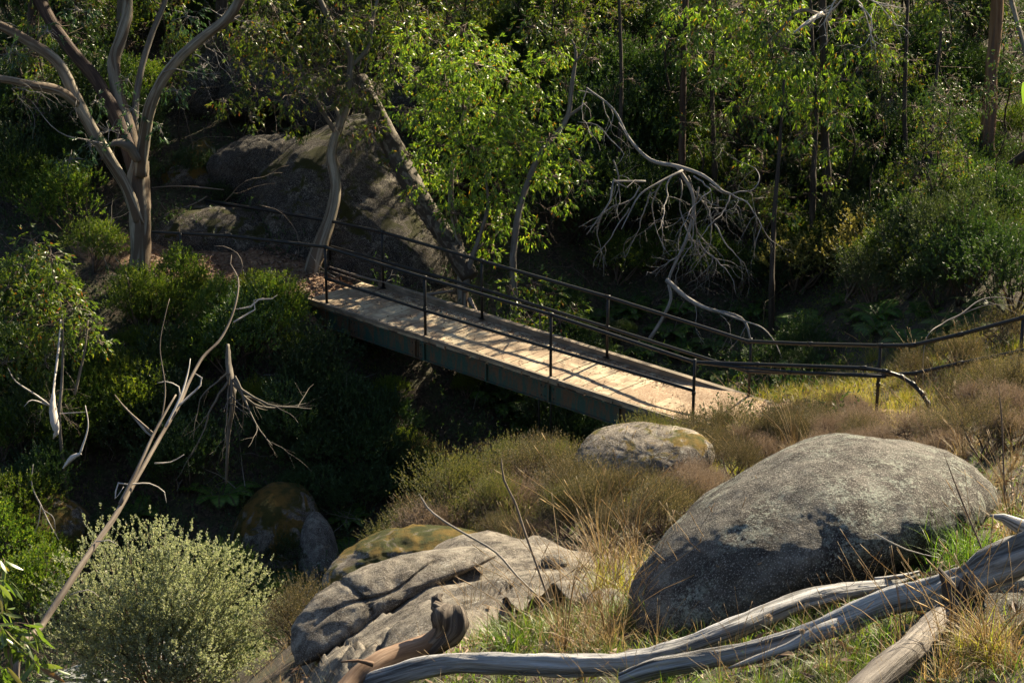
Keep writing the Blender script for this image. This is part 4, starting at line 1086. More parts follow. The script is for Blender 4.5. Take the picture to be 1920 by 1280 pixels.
rock('large smooth grey granite boulder with dark stains in the right foreground', [(1620, 826), (1710, 832), (1790, 856), (1845, 892), (1862, 930), (1825, 985), (1740, 1040), (1640, 1080), (1530, 1115), (1400, 1150), (1290, 1180), (1200, 1175), (1185, 1120), (1200, 1065), (1250, 995), (1320, 940), (1410, 893), (1500, 854), (1565, 832)], 14.2, .8, 'granite', .62, 1, .10, 2.0, .8, front=.5, ridge=.22)
rock('sunlit pinkish rock with yellow moss below the bridge end', [(1085, 845), (1120, 812), (1180, 797), (1250, 797), (1310, 810), (1340, 840), (1320, 880), (1240, 900), (1140, 900), (1085, 880)], 23.4, .42, 'granite_pale', .8, 5, .12, 2.3, .8, sink=None)
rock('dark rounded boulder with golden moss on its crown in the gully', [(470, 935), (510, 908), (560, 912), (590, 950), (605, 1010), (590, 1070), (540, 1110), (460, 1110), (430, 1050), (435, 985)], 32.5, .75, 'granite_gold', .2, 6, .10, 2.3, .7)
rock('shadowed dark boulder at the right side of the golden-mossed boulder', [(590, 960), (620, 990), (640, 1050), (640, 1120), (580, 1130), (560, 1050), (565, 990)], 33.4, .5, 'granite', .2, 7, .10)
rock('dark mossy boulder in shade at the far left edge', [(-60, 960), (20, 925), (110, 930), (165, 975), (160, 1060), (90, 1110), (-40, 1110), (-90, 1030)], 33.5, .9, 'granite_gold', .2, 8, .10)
rock('rough grey rock under the log in the bottom right corner', [(1690, 1190), (1780, 1130), (1900, 1085), (2030, 1065), (2080, 1180), (2040, 1340), (1860, 1370), (1720, 1330), (1680, 1230)], 8.4, .34, 'granite', .9, 9, .14, sink=None)
SD1, SD2 = [float((ground_at(x, y) - CAM) @ FWD) - .45 for x, y in ((1040, 1070), (1145, 1072))]
rock('small dark stone lying on the granite slab', [(1015, 1050), (1030, 1040), (1055, 1042), (1066, 1056), (1045, 1066), (1018, 1064)], SD1, .07, 'granite', .6, 10, .2, sink=None, nn=50, rings=10, name='stone', cat='stone')
rock('pale flat stone at the right end of the slab', [(1118, 1062), (1140, 1053), (1165, 1057), (1172, 1068), (1145, 1072), (1120, 1070)], SD2, .06, 'granite_warm', .6, 11, .2, sink=None, nn=50, rings=10, name='stone', cat='stone')
def slab(label, pts, lift, m, nseed, name='boulder', cat='boulder', steps=0, rough=.06, nn=320, rings=90, cut=()):
    """bedrock breaking out of the bank: follows the slope, rises by `lift`, rim buried"""
    pts = np.array(pts, float); e = np.vstack([pts[-1], pts, pts[0], pts[1]]); out = []; per = nn // len(pts)
    for i in range(1, len(pts) + 1):
        a, b, q, w = e[i-1], e[i], e[i+1], e[i+2]
        for k in range(per):
            t = k / per; out.append(.5 * ((2*b) + (-a+q)*t + (2*a-5*b+4*q-w)*t*t + (-a+3*b-3*q+w)*t**3))
    rim = np.array([ground_at(*p) for p in out]); dd_ = (rim - CAM) @ FWD; lim = np.median(dd_) * 1.16
    rim = np.array([P(p[0], p[1], lim)[:2] if d_ > lim else r_[:2] for p, d_, r_ in zip(out, dd_, rim)]); c = ground_at(*pts.mean(0))[:2]; n = len(rim)
    for _ in range(6): rim = (np.roll(rim, 1, 0) + rim * 2 + np.roll(rim, -1, 0)) / 4
    r = np.linspace(0, 1, rings + 1)[1:] ** .8
    xy = c + (rim - c)[None] * r[:, None, None]; xy = xy.reshape(-1, 2); rr = np.repeat(r, n)
    base = height(xy[:, 0], xy[:, 1])
    V3 = [Vector((x * 1.0, y * 1.0, nseed)) for x, y in xy]
    f1 = np.array([mnoise.fractal(v * .9, .9, 2.1, 6) for v in V3]); big = np.array([mnoise.noise(v * .55) for v in V3])
    edge = np.clip((1 - rr) / .22, 0, 1); prof = 1 - (1 - edge) ** 2.2
    z = lift * prof * (1 + .5 * big) + rough * f1 * prof
    if steps:      # exfoliation sheets: terraces running down-slope with sharp lips
        ph = (xy[:, 0] * .55 + xy[:, 1] * .83) * steps + .9 * big + .35 * f1
        fr = ph - np.floor(ph); z = z + prof * lift * .38 * (np.clip(fr * 1.15, 0, 1) ** 1.5 - .5) * np.clip((1 - fr) / .05, 0, 1)
    for (x0, y0, x1, y1, wd, dp) in cut:
        A, Bq = ground_at(x0, y0)[:2], ground_at(x1, y1)[:2]; u = (Bq - A) / np.linalg.norm(Bq - A); rel_ = xy - A; al = rel_ @ u
        di = np.abs(rel_ @ [-u[1], u[0]] + .08 * np.sin(al * 3 + nseed) + .05 * f1)
        z = z - dp * np.exp(-(di / wd) ** 2) * (al > 0) * (al < np.linalg.norm(Bq - A)) * prof
    z = base + z - .12 * (rr > .995) - .02
    org = np.array([c[0], c[1], hz(c[0], c[1])])
    j = np.arange(n); jn = (j + 1) % n
    q = np.vstack([np.stack([i*n + j, i*n + jn, (i+1)*n + jn, (i+1)*n + j], 1) for i in range(rings - 1)])
    V = np.vstack([np.column_stack([xy, z]), [c[0], c[1], z[:n].mean()]])
    low = np.column_stack([rim, height(rim[:, 0], rim[:, 1]) - .5]); m_ = len(V); V = np.vstack([V, low, [c[0], c[1], org[2] - .6]])
    k0 = (rings - 1) * n
    q = np.vstack([q, np.stack([k0 + j, k0 + jn, m_ + jn, m_ + j], 1)])
    t = np.vstack([np.stack([np.full(n, m_ - 1), j, jn], 1), np.stack([np.full(n, m_ + n), m_ + jn, m_ + j], 1)])
    mb = MB(); mb.add(V, t, q); o = mb.build(name, M[m], None, org); bm_fix(o); return tag(o, label, cat)
slab('broad sloping tan granite slab with cracks and ledges, left of the big boulder', [(860, 1052), (940, 1030), (1040, 1035), (1150, 1050), (1230, 1080), (1230, 1120), (1130, 1150), (1000, 1165), (900, 1200), (800, 1245), (700, 1290), (590, 1310), (560, 1260), (575, 1205), (640, 1165), (700, 1120), (780, 1082)], .26, 'granite_warm', 2.3, steps=.55, rough=.05, cut=[(570, 1230, 900, 1110, .022, .09), (760, 1230, 1100, 1090, .02, .06), (640, 1190, 720, 1290, .02, .07)])
rock('rounded grey granite lobe split by cracks at the left end of the slab', [(640, 1085), (720, 1055), (800, 1040), (880, 1030), (930, 1045), (850, 1085), (740, 1140), (640, 1200), (575, 1225), (555, 1180), (580, 1130)], 18.6, .32, 'granite_warm', .9, 3, .14, 2.3, .5, front=.1, ridge=.35, cracks=[(590, 1170, 820, 1060, 4, .05), (640, 1090, 690, 1150, 4, .05)])
rock('low grey rock striped with green and brown moss above the slab', [(612, 1075), (650, 1030), (720, 1000), (800, 990), (880, 1000), (900, 1030), (800, 1060), (700, 1085), (630, 1105)], 20.2, .35, 'granite_moss', .9, 4, .16, 2.2, .5, front=.1, ridge=.4)
# behind the bridge
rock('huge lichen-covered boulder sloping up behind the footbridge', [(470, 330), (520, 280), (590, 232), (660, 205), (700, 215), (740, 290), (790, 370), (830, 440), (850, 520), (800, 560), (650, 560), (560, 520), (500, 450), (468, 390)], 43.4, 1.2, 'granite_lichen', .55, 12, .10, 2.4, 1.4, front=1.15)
rock('golden mossy pyramid-shaped rock beside the forked gum', [(385, 258), (410, 290), (435, 330), (425, 360), (370, 365), (310, 360), (300, 330), (330, 300), (365, 268)], 44.0, .7, 'granite_gold', .5, 14, .14)
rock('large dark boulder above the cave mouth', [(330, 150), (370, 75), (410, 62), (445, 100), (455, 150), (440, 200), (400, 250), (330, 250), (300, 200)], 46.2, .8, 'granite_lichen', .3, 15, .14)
rock('black overhanging rock face over the cave mouth between the two gums', [(430, 120), (500, 110), (600, 150), (660, 200), (620, 260), (560, 250), (520, 215), (450, 230), (410, 210)], 45.6, .8, 'cave_shade_rock', .1, 25, .16, sink=None)
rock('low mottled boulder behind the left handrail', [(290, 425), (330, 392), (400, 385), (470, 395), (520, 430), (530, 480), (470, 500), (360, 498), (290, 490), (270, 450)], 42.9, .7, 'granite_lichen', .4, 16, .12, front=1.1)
rock('dark boulder filling the back of the rocky hollow', [(400, 290), (450, 262), (540, 255), (620, 300), (620, 400), (520, 430), (440, 400), (390, 320)], 46.5, .8, 'cave_shade_rock', .1, 17, .22)
if 0: rock('brown shaded boulder under the bridge abutment', [(636, 640), (670, 632), (700, 650), (706, 700), (670, 730), (630, 705)], 38.2, .3, 'granite_warm', .2, 18, .12)
rock('lichen-speckled boulder between the large boulder and the sunlit gum', [(740, 130), (790, 120), (830, 150), (850, 220), (800, 280), (750, 260), (720, 190)], 44.5, .8, 'granite_lichen', .4, 19, .12)
rock('small mossy grey rock by the pale dead roots on the right slope', [(1830, 320), (1860, 310), (1880, 335), (1870, 370), (1830, 375), (1815, 350)], 44.5, .35, 'granite_gold', .3, 20, .12)

# ------------------------------------------------------------------ hero trees
def PP(pts): return [P(*p) for p in pts]
class Tree:
    def __init__(s, name, base, seed):
        s.o = P(*base) if len(base) == 3 else np.asarray(base); s.root = empty(name, s.o); s.g = np.random.default_rng(seed); s.name = name
        s.lf = MB(); s.tw = MB(); s.seed = seed
    def limb(s, pts, rad, m, name='limb', rough=.08, sides=12, lab=None):
        q = PP(pts); rad = list(rad)
        if name in ('trunk', 'stem') and q[0][2] > hz(q[0][0], q[0][1]) - .05:
            q.insert(0, np.array([q[0][0] + .04, q[0][1], hz(q[0][0], q[0][1]) - .15])); rad.insert(0, rad[0] * 1.15)
        mb = MB(); tube(mb, q, rad, sides, .12, rough=rough, seed=s.seed + len(pts)); o = mb.build(name, M[m], s.root, s.o)
        if lab: o['label'] = lab
        return o
    def leaf(s, cl, n=60, L=.10, W=.027, per=8, down=.75, src=None, flat=.8, slen=.16):
        for c in cl:
            x, y, d, r = c[:4]; k = int(n * (r / .5) ** 2) + 4
            hang(s.lf, P(x, y, d), r, k, s.g, L, W, per, down, flat, slen, twigs=s.tw, src=None if src is None else P(*src))
    def bare(s, n, src, L=.8, r=.009, grav=-.4, depth=2, m=None, dirv=(0, 0, -.3), spread=1.0, mb=None):
        mb = mb or s.tw
        for k in range(n):
            p = P(*src[s.g.integers(0, len(src))]) + s.g.normal(0, .15, 3)
            twisty(mb, p, rdir(1, s.g)[0] * spread + np.array(dirv), L * s.g.uniform(.6, 1.3), r, s.g, grav, .9, depth, 4, 4)
    def done(s, label, leafm, twigm='twig', group=None, cat='tree'):
        if s.lf.n: s.lf.build('crown', M[leafm], s.root, s.o)
        if s.tw.n: s.tw.build('fine_branching', M[twigm], s.root, s.o)
        return tag(s.root, label, cat, group)

# T1: big forked gum on the left
t = Tree('gum_tree', (262, 525, 40.9), 1)
t.limb([(258, 535, 40.9), (262, 480, 40.9), (262, 400, 40.9), (258, 340, 41), (262, 300, 41)], [.20, .185, .205, .22, .17], 'bark_pale', 'trunk', .12, 16)
t.limb([(262, 420, 40.8), (236, 350, 40.6), (200, 290, 40.4), (165, 230, 40.2), (140, 180, 40), (110, 120, 39.8), (60, 82, 39.6), (0, 48, 39.4), (-60, 30, 39)], [.11, .10, .12, .12, .12, .105, .095, .085, .07], 'bark_pale')
t.limb([(145, 195, 40), (110, 170, 39.6), (60, 160, 39.3), (0, 148, 39), (-60, 150, 38.8)], [.08, .085, .08, .07, .06], 'bark_pale')
t.limb([(262, 360, 41), (240, 280, 41.2), (215, 215, 41.4), (180, 150, 41.6), (130, 90, 41.8), (95, 40, 42), (65, -20, 42.2), (30, -90, 42.4)], [.13, .14, .135, .13, .13, .12, .11, .10], 'bark_brown', lab='dark rough-barked limb')
t.limb([(258, 330, 41.2), (245, 250, 41.5), (222, 180, 41.7), (213, 120, 41.8), (228, 70, 41.9), (238, 20, 42), (235, -60, 42)], [.12, .12, .125, .125, .12, .115, .10], 'bark_pale')
t.limb([(264, 330, 40.8), (270, 260, 40.6), (282, 200, 40.4), (305, 150, 40.2), (335, 110, 40), (380, 70, 39.8), (430, 30, 39.6), (470, -40, 39.5)], [.12, .115, .11, .10, .095, .09, .10, .09], 'bark_pale')
t.limb([(252, 250, 41.6), (256, 180, 41.8), (270, 110, 42), (290, 50, 42.2), (310, 0, 42.3), (318, -60, 42.3)], [.07, .07, .065, .06, .05, .04], 'bark_grey')
t.limb([(258, 300, 40.6), (240, 272, 40.4), (215, 268, 40.3), (200, 275, 40.2)], [.09, .10, .06, .02], 'bark_grey', 'broken_stub', .2)
t.limb([(205, 272, 40.3), (160, 262, 40), (125, 255, 39.8), (95, 235, 39.7), (60, 190, 39.6)], [.018, .015, .012, .009, .005], 'dead_grey', 'dead_branch', 0, 5)
t.limb([(350, 90, 40), (400, 60, 40.1), (450, 30, 40.2)], [.05, .04, .03], 'bark_grey', sides=7)
t.leaf([(205, 245, 40.2, .35), (250, 205, 40.4, .3), (170, 270, 40, .3), (240, 150, 40.6, .22)], 30)
t.leaf([(-40, -120, 39, .9), (100, -170, 42, 1.0), (240, -190, 42, 1.1), (380, -160, 40, .9), (520, -130, 39.5, .8), (-120, -40, 38.8, .8), (40, -60, 42, .6), (160, -90, 41, .7), (320, -90, 41.5, .7), (460, -90, 40, .6)], 42, .12, .034)
t.leaf([(180, 190, 40.4, .22), (330, 170, 40.2, .3), (90, 60, 39.8, .3), (300, 240, 40.4, .2), (130, 300, 40, .3), (380, 130, 40, .25), (20, 100, 39.4, .3), (350, 30, 40.2, .35), (150, 20, 41.5, .35)], 40)
t.bare(10, [(100, 110, 39.8), (200, 275, 40.2), (140, 180, 40), (30, 60, 39.5), (20, 150, 39.2)], 1.0, .008, -.3)
t.bare(9, [(380, 70, 39.8), (400, 80, 39.9), (430, 40, 39.8), (330, 110, 40)], 1.1, .010, -.5)
t.done('massive old gum forking into six pale and dark limbs at the upper left', 'gum_leaf_blue', 'dead_grey')

# T2: slender pale gum with leaning trunk
t = Tree('gum_tree', (592, 505, 41.2), 2)
t.limb([(585, 515, 41.2), (600, 460, 41.2), (620, 405, 41.3), (630, 350, 41.4), (622, 290, 41.5), (635, 240, 41.5), (650, 200, 41.5)], [.17, .145, .115, .10, .095, .09, .08], 'bark_pale', 'trunk', .1)
t.limb([(648, 205, 41.5), (655, 150, 41.4), (655, 95, 41.3), (625, 50, 41.2), (600, 0, 41), (580, -60, 41)], [.075, .065, .06, .055, .05, .04], 'bark_grey')
t.limb([(652, 130, 41.4), (690, 90, 41.6), (700, 30, 41.8), (720, -40, 42)], [.05, .045, .035, .03], 'bark_grey', sides=8)
t.limb([(630, 250, 41.5), (600, 200, 41.2), (575, 160, 41), (560, 110, 40.9), (530, 60, 40.8)], [.05, .04, .035, .03, .02], 'bark_grey', sides=8)
t.limb([(640, 225, 41.5), (625, 200, 41.7), (600, 210, 41.8)], [.05, .035, .02], 'bark_pale', sides=8)
t.leaf([(470, 60, 41, .5), (520, 110, 41, .55), (480, 170, 41, .35), (560, 60, 41, .5), (590, 130, 40.9, .45), (540, 190, 40.8, .35), (640, 60, 41, .5), (700, 40, 41.5, .6), (760, 40, 42, .55), (690, 170, 41.2, .4), (655, 180, 41, .3), (620, 20, 41, .5), (730, 90, 42, .5), (800, 70, 42.2, .5), (510, 10, 41, .5), (450, 120, 41, .3), (780, 10, 42, .5), (600, 60, 40.8, .5), (560, 150, 40.8, .4), (500, 80, 41, .5), (620, 170, 40.9, .35), (440, 60, 41, .35), (470, 220, 40.8, .22), (730, 150, 41.5, .35), (705, 235, 41.4, .25), (745, 290, 41.6, .22), (660, 250, 41, .2), (560, 235, 40.8, .25), (420, 190, 41, .3)], 64, .10, .026)
t.leaf([(560, -90, 41, .9), (680, -110, 41.5, .9), (780, -80, 42, .8)], 36, .12, .034)
t.bare(12, [(650, 110, 41.3), (600, 60, 41), (560, 120, 41), (700, 60, 41.6)], 1.0, .008, -.5, 2)
t.bare(16, [(650, 200, 41.2), (630, 250, 41.1), (540, 200, 41), (500, 160, 41), (590, 180, 41), (690, 200, 41.3), (470, 210, 41)], 1.0, .007, -.8, 2)
t.done('slender pale gum with a curved trunk in front of the big boulder', 'gum_leaf', 'dead_brown')
# bunch of dry bark and dead leaves caught in the fork
# T3: bright sunlit gum
t = Tree('gum_tree', (870, 570, 41.0), 3)
t.limb([(868, 580, 41), (868, 530, 41), (866, 480, 41), (855, 430, 41), (845, 370, 41), (850, 300, 41.1), (862, 240, 41.2), (880, 180, 41.3)], [.12, .11, .085, .07, .055, .045, .035, .02], 'bark_pale', 'trunk', .14)
t.limb([(872, 545, 40.9), (880, 500, 40.8), (900, 440, 40.8), (915, 380, 40.9), (905, 300, 41)], [.07, .06, .045, .03, .02], 'bark_grey', sides=8)
t.limb([(866, 495, 41), (890, 470, 41.3), (930, 440, 41.6), (940, 400, 41.8)], [.05, .04, .03, .02], 'bark_grey', sides=8)
t.limb([(880, 560, 40.9), (895, 590, 40.7), (905, 620, 40.6)], [.05, .035, .02], 'dead_brown', 'root', sides=8)
cl = []
for x, y, r in ((890, 120, .55), (835, 160, .55), (950, 150, .6), (800, 215, .4), (870, 200, .6), (930, 215, .6), (1000, 205, .5), (1030, 260, .45), (960, 270, .6), (890, 280, .6), (825, 270, .5), (860, 345, .55), (930, 350, .6), (990, 320, .5), (1035, 330, .35), (800, 320, .35), (850, 400, .35), (910, 420, .45), (960, 395, .4), (1080, 300, .25), (1100, 340, .2), (1060, 380, .2), (740, 120, .3), (770, 70, .35), (1060, 160, .3), (1100, 240, .25), (1020, 110, .3), (1000, 440, .25), (760, 210, .25), (770, 290, .25), (775, 350, .2), (1050, 100, .25), (845, 110, .4), (940, 90, .35), (790, 160, .3), (1010, 160, .3), (870, 60, .3), (915, 470, .25)):
    cl.append((x, y, 41 + t.g.uniform(-.9, .9), r))
t.leaf(cl, 105, .095, .026, 9)
t.bare(5, [(1060, 340, 41.2), (1000, 350, 41)], .9, .006, -.4)
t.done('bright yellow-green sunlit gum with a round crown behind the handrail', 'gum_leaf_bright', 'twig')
t = Tree('gum_tree', (962, 500, 40.6), 4)
t.limb([(962, 510, 40.6), (963, 470, 40.6), (972, 400, 40.6), (990, 340, 40.7), (1015, 285, 40.8), (1045, 250, 40.9), (1065, 215, 41), (1072, 160, 41), (1080, 100, 41.1), (1072, 75, 41.1)], [.07, .065, .06, .058, .055, .055, .05, .045, .03, .012], 'bark_grey', 'trunk', .12)
t.limb([(1064, 220, 41), (1085, 205, 41), (1100, 192, 41)], [.035, .03, .012], 'bark_grey', sides=7)
t.limb([(1076, 120, 41), (1095, 95, 41), (1105, 60, 41)], [.025, .015, .008], 'bark_grey', sides=6)
t.leaf([(1095, 60, 41.2, .3), (1060, 60, 41.3, .3), (1000, 50, 41.5, .4), (1110, 110, 41.3, .25)], 50)
t.done('thin crooked grey gum stem curving right of the sunlit crown', 'gum_leaf_dark')
# coppice by the far handrail
t = Tree('gum_coppice', (1010, 640, 39.3), 5)
for x, y in ((960, 545), (1000, 530), (1035, 550), (1070, 575), (1010, 590), (1050, 600), (980, 600)):
    t.limb([(1012, 640, 39.2), ((1012 + x) / 2 + 5, (640 + y) / 2, 39.3), (x, y, 39.3 + t.g.uniform(-.4, .3))], [.014, .01, .005], 'twig', 'stem', 0, 5)
    t.leaf([(x, y, 39.3 + t.g.uniform(-.4, .3), .27)], 85, .085, .036, 8, .3)
t.done('low leafy green coppice shoots just behind the far handrail', 'gum_leaf', cat='bush')

# hanging crown upper right
t = Tree('gum_tree', (1548, 330, 43.5), 6)
t.limb([(1550, 345, 43.6), (1546, 250, 43.6), (1546, 110, 43.4), (1542, 0, 43.3), (1550, -120, 43.2)], [.10, .09, .085, .08, .07], 'bark_dark', 'trunk')
t.limb([(1545, 30, 43.2), (1500, 20, 42.8), (1460, 60, 42.5), (1430, 90, 42.3)], [.04, .035, .025, .012], 'bark_pale', sides=7)
t.limb([(1540, 25, 43.2), (1510, 45, 42.6), (1485, 65, 42.5)], [.045, .035, .012], 'dead_white', 'dead_branch', sides=7)
cl = [(x, y, 42.6 + t.g.uniform(-1, 1), r) for x, y, r in ((1330, 20, .4), (1370, 70, .4), (1400, 20, .45), (1440, 50, .5), (1480, 20, .45), (1410, 110, .35), (1450, 140, .5), (1500, 120, .5), (1540, 160, .5), (1580, 150, .4), (1470, 190, .4), (1520, 200, .45), (1565, 210, .3), (1430, 180, .3), (1600, 40, .4), (1580, 90, .35), (1350, 130, .25), (1310, 60, .3), (1640, 20, .4), (1440, 240, .25), (1380, 200, .25), (1500, 260, .25), (1270, 20, .3), (1300, 110, .25), (1650, 100, .3), (1620, 180, .25), (1560, 280, .22), (1400, 290, .2), (1240, 60, .25))]
t.leaf(cl, 58, .13, .028, 9, 1.3)
t.leaf([(1380, -80, 42.5, .8), (1500, -100, 43, .9), (1620, -90, 43, .8)], 40, .13, .034)
t.bare(6, [(1440, 80, 42.4), (1500, 200, 42.6), (1380, 200, 42.5)], 1.2, .008, -.6)
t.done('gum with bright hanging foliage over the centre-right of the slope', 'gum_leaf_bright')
# orange-barked trunk at the right
t = Tree('gum_tree', (1852, 300, 44.5), 7)
t.limb([(1852, 300, 44.6), (1850, 275, 44.5), (1855, 200, 44.4), (1860, 120, 44.3), (1868, 40, 44.2), (1872, -60, 44.1), (1880, -250, 44)], [.20, .155, .15, .14, .13, .125, .1], 'bark_orange', 'trunk', .12, 14)
t.leaf([(1800, -230, 44, 1.1), (1900, -300, 44, 1.2), (1960, -220, 44, 1.0), (1850, -160, 44.5, .8)], 30, .14, .04)
t.done('straight orange-barked gum trunk near the right edge', 'gum_leaf_dark')
t = Tree('gum_tree', (1280, 310, 44), 8)
t.limb([(1278, 330, 44), (1280, 200, 44), (1282, 100, 44), (1286, 0, 44), (1290, -150, 44)], [.075, .07, .065, .06, .05], 'bark_brown', 'trunk', .15, 10)
t.leaf([(1250, -120, 44, .8), (1320, -160, 44, .9)], 30, .13, .04)
t.bare(4, [(1282, 60, 44), (1280, 180, 44)], 1.0, .008, -.3)
t.done('thin straight brown gum trunk above the fallen dead tree', 'gum_leaf_dark')
t = Tree('gum_tree', (1905, 90, 43), 9)
t.limb([(1990, 330, 42), (1950, 200, 42.4), (1915, 70, 43), (1890, -20, 43.4)], [.07, .06, .055, .05], 'bark_pale', 'trunk', .1, 8)
t.leaf([(1900, 60, 42.8, .3), (1900, -60, 43, .6)], 50)
t.done('pale leaning stem in the top right corner', 'gum_leaf_dark')
for pts, lab in (([(1700, 330, 44), (1696, 200, 44.2), (1700, 60, 44.5), (1704, -40, 44.6)], 'straight dark pole-like gum left of the orange trunk'),
                 ([(1720, 440, 42), (1735, 350, 42), (1745, 290, 42.1), (1750, 200, 42.2), (1765, 60, 42.2)], 'thin dark leaning gum stem on the right slope'),
                 ([(1447, 520, 41.5), (1452, 400, 41.6), (1460, 300, 41.8), (1470, 150, 42)], 'dark thin stem right of the fallen dead tree'),
                 ([(1525, 330, 43), (1530, 230, 43.2), (1526, 140, 43.3), (1520, 0, 43.4)], 'slender brown stem under the hanging foliage'),
                 ([(1340, 300, 44.2), (1335, 150, 44.2), (1345, 0, 44.3)], 'slender dark stem right of the brown trunk'),
                 ([(1160, 300, 44), (1165, 150, 44.2), (1160, -20, 44.3)], 'faint upright stem above the dead branches')):
    t = Tree('gum_tree', pts[0], 30 + len(_lab)); b = pts[0]
    t.limb([(b[0], b[1] + 12, b[2])] + pts, [.065] + list(np.linspace(.055, .03, len(pts))), 'bark_dark', 'trunk', .12, 8)
    t.bare(3, [pts[1], pts[2]], .8, .006, -.2); e = pts[-1]
    t.leaf([(e[0], e[1] - 60, e[2], .5), (pts[1][0] + 20, pts[1][1], pts[1][2], .25)], 40)
    t.done(lab, 'gum_leaf_dark')

# left sunlit gum sapling
t = Tree('gum_sapling', (112, 800, 36.5), 10)
t.limb([(112, 800, 36.4), (116, 720, 36.5), (118, 640, 36.6), (112, 560, 36.7), (90, 480, 36.8)], [.03, .025, .02, .014, .007], 'bark_grey', 'trunk', .1, 7)
t.limb([(140, 740, 36.3), (158, 660, 36.3), (165, 600, 36.4)], [.025, .02, .01], 'bark_pale', 'limb', .1, 7)
cl = [(x, y, 36.6 + t.g.uniform(-.6, .6), r) for x, y, r in ((60, 450, .28), (95, 480, .3), (45, 500, .35), (110, 530, .35), (70, 560, .4), (140, 580, .35), (30, 590, .35), (100, 610, .4), (160, 620, .3), (50, 650, .35), (120, 650, .3), (185, 640, .22), (15, 540, .3), (10, 680, .3), (85, 680, .25))]
t.leaf(cl, 95, .09, .03, 9, .5)
t.bare(7, [(100, 700, 36.4), (110, 740, 36.3)], .8, .007, .1, 2)
t.done('glossy sunlit young gum with pale twigs at the left edge', 'gum_leaf', 'dead_brown', cat='sapling')

# overhanging gum branches close to the camera
def close_branch(label, stem, clusters, seed, L=.15, W=.03, n=14):
    g = np.random.default_rng(seed); o = P(*stem[0]); root = empty('gum_branch', o)
    mb = MB(); tube(mb, PP(stem), np.linspace(.012, .004, len(stem)), 6, .05); mb.build('stem', M['twig'], root, o)
    lf = MB(); tw = MB()
    for x, y, d, k in clusters:
        c = P(x, y, d); s = P(*stem[-1]) if len(clusters) < 3 else P(*min(stem, key=lambda q: math.hypot(q[0]-x, q[1]-y)))
        tube(tw, [s, (s + c) / 2 + [0, 0, .02], c], [.004, .003, .0015], 4, cap=False)
        for q in range(k):
            dd = nrm(np.array([g.normal(.15, .6), g.normal(0, .5), g.normal(-.75, .4)]))
            p0 = c + (s - c) * g.uniform(0, .5) + g.normal(0, .012, 3)
            l = L * g.uniform(.6, 1.25); w_ = W * g.uniform(.7, 1.2); sd = nrm(np.cross(dd, rdir(1, g)[0])); nn2 = np.cross(dd, sd)
            ts = np.linspace(0, 1, 7); V = []
            for tt in ts:
                wv = w_ * .5 * math.sin(math.pi * min(1, tt * .93 + .04)) ** .8
                cc = p0 + dd * l * tt + nn2 * l * .25 * tt * tt
                V += [cc - sd * wv + nn2 * wv * .25, cc, cc + sd * wv + nn2 * wv * .25]
            qd = []
            for a_ in range(6): qd += [[3*a_, 3*a_+1, 3*a_+4, 3*a_+3], [3*a_+1, 3*a_+2, 3*a_+5, 3*a_+4]]
            lf.add(V, None, qd)
    lf.build('leaves', M['gum_leaf_near'], root, o); tw.build('fine_branching', M['twig'], root, o)
    return tag(root, label, 'branch')
M['gum_leaf_near'] = leaf_mat('gum_leaf_near', [(0, (.09, .17, .04)), (.6, (.14, .23, .06)), (.9, (.2, .27, .08)), (1, (.3, .14, .05))], .45, rough=.35, spec=.8)
close_branch('drooping sprays of long gum leaves in the bottom left corner', [(-120, 1420, 12.6), (-60, 1280, 12.7), (-10, 1170, 12.9), (0, 1080, 13), (8, 1050, 13)],
    [(5, 1052, 13, 7), (8, 1085, 13, 8), (2, 1110, 12.9, 9), (10, 1140, 13, 10), (5, 1180, 12.8, 12), (30, 1185, 12.9, 12), (60, 1180, 12.9, 10), (20, 1215, 12.8, 12), (50, 1225, 12.9, 12), (85, 1175, 12.9, 5), (15, 1250, 12.7, 12), (80, 1255, 12.8, 10), (105, 1250, 12.8, 6), (60, 1275, 12.8, 12), (0, 1270, 12.7, 10)], 5)
close_branch('single out-of-focus green leaf spray at the right edge', [(2100, 40, 6), (2000, 80, 6), (1945, 150, 6)], [(1925, 165, 6, 5)], 6, .09, .028)
# ------------------------------------------------------------------ dead wood
def wood(name, label, cat, main, rad, m, branches=(), rough=.1, sides=14, seed=1, extra=None, step=.06, group=None, mainname='trunk', root_=0):
    o = P(*main[0]); root = empty(name, o)
    q = PP(main); rad = list(rad)
    if root_ and q[0][2] > hz(q[0][0], q[0][1]): q.insert(0, np.array([q[0][0] + .03, q[0][1] + .03, hz(q[0][0], q[0][1]) - .08])); rad.insert(0, rad[0])
    mb = MB(); tube(mb, q, rad, sides, step, rough=rough, seed=seed); mb.build(mainname, M[m], root, o)
    for k, b in enumerate(branches):
        mb = MB(); tube(mb, PP(b[0]), b[1], b[2] if len(b) > 2 else 7, step, rough=rough * .6, seed=seed + k); mb.build('branch', M[b[3] if len(b) > 3 else m], root, o)
    if extra: extra(root, o)
    return tag(root, label, cat, group)

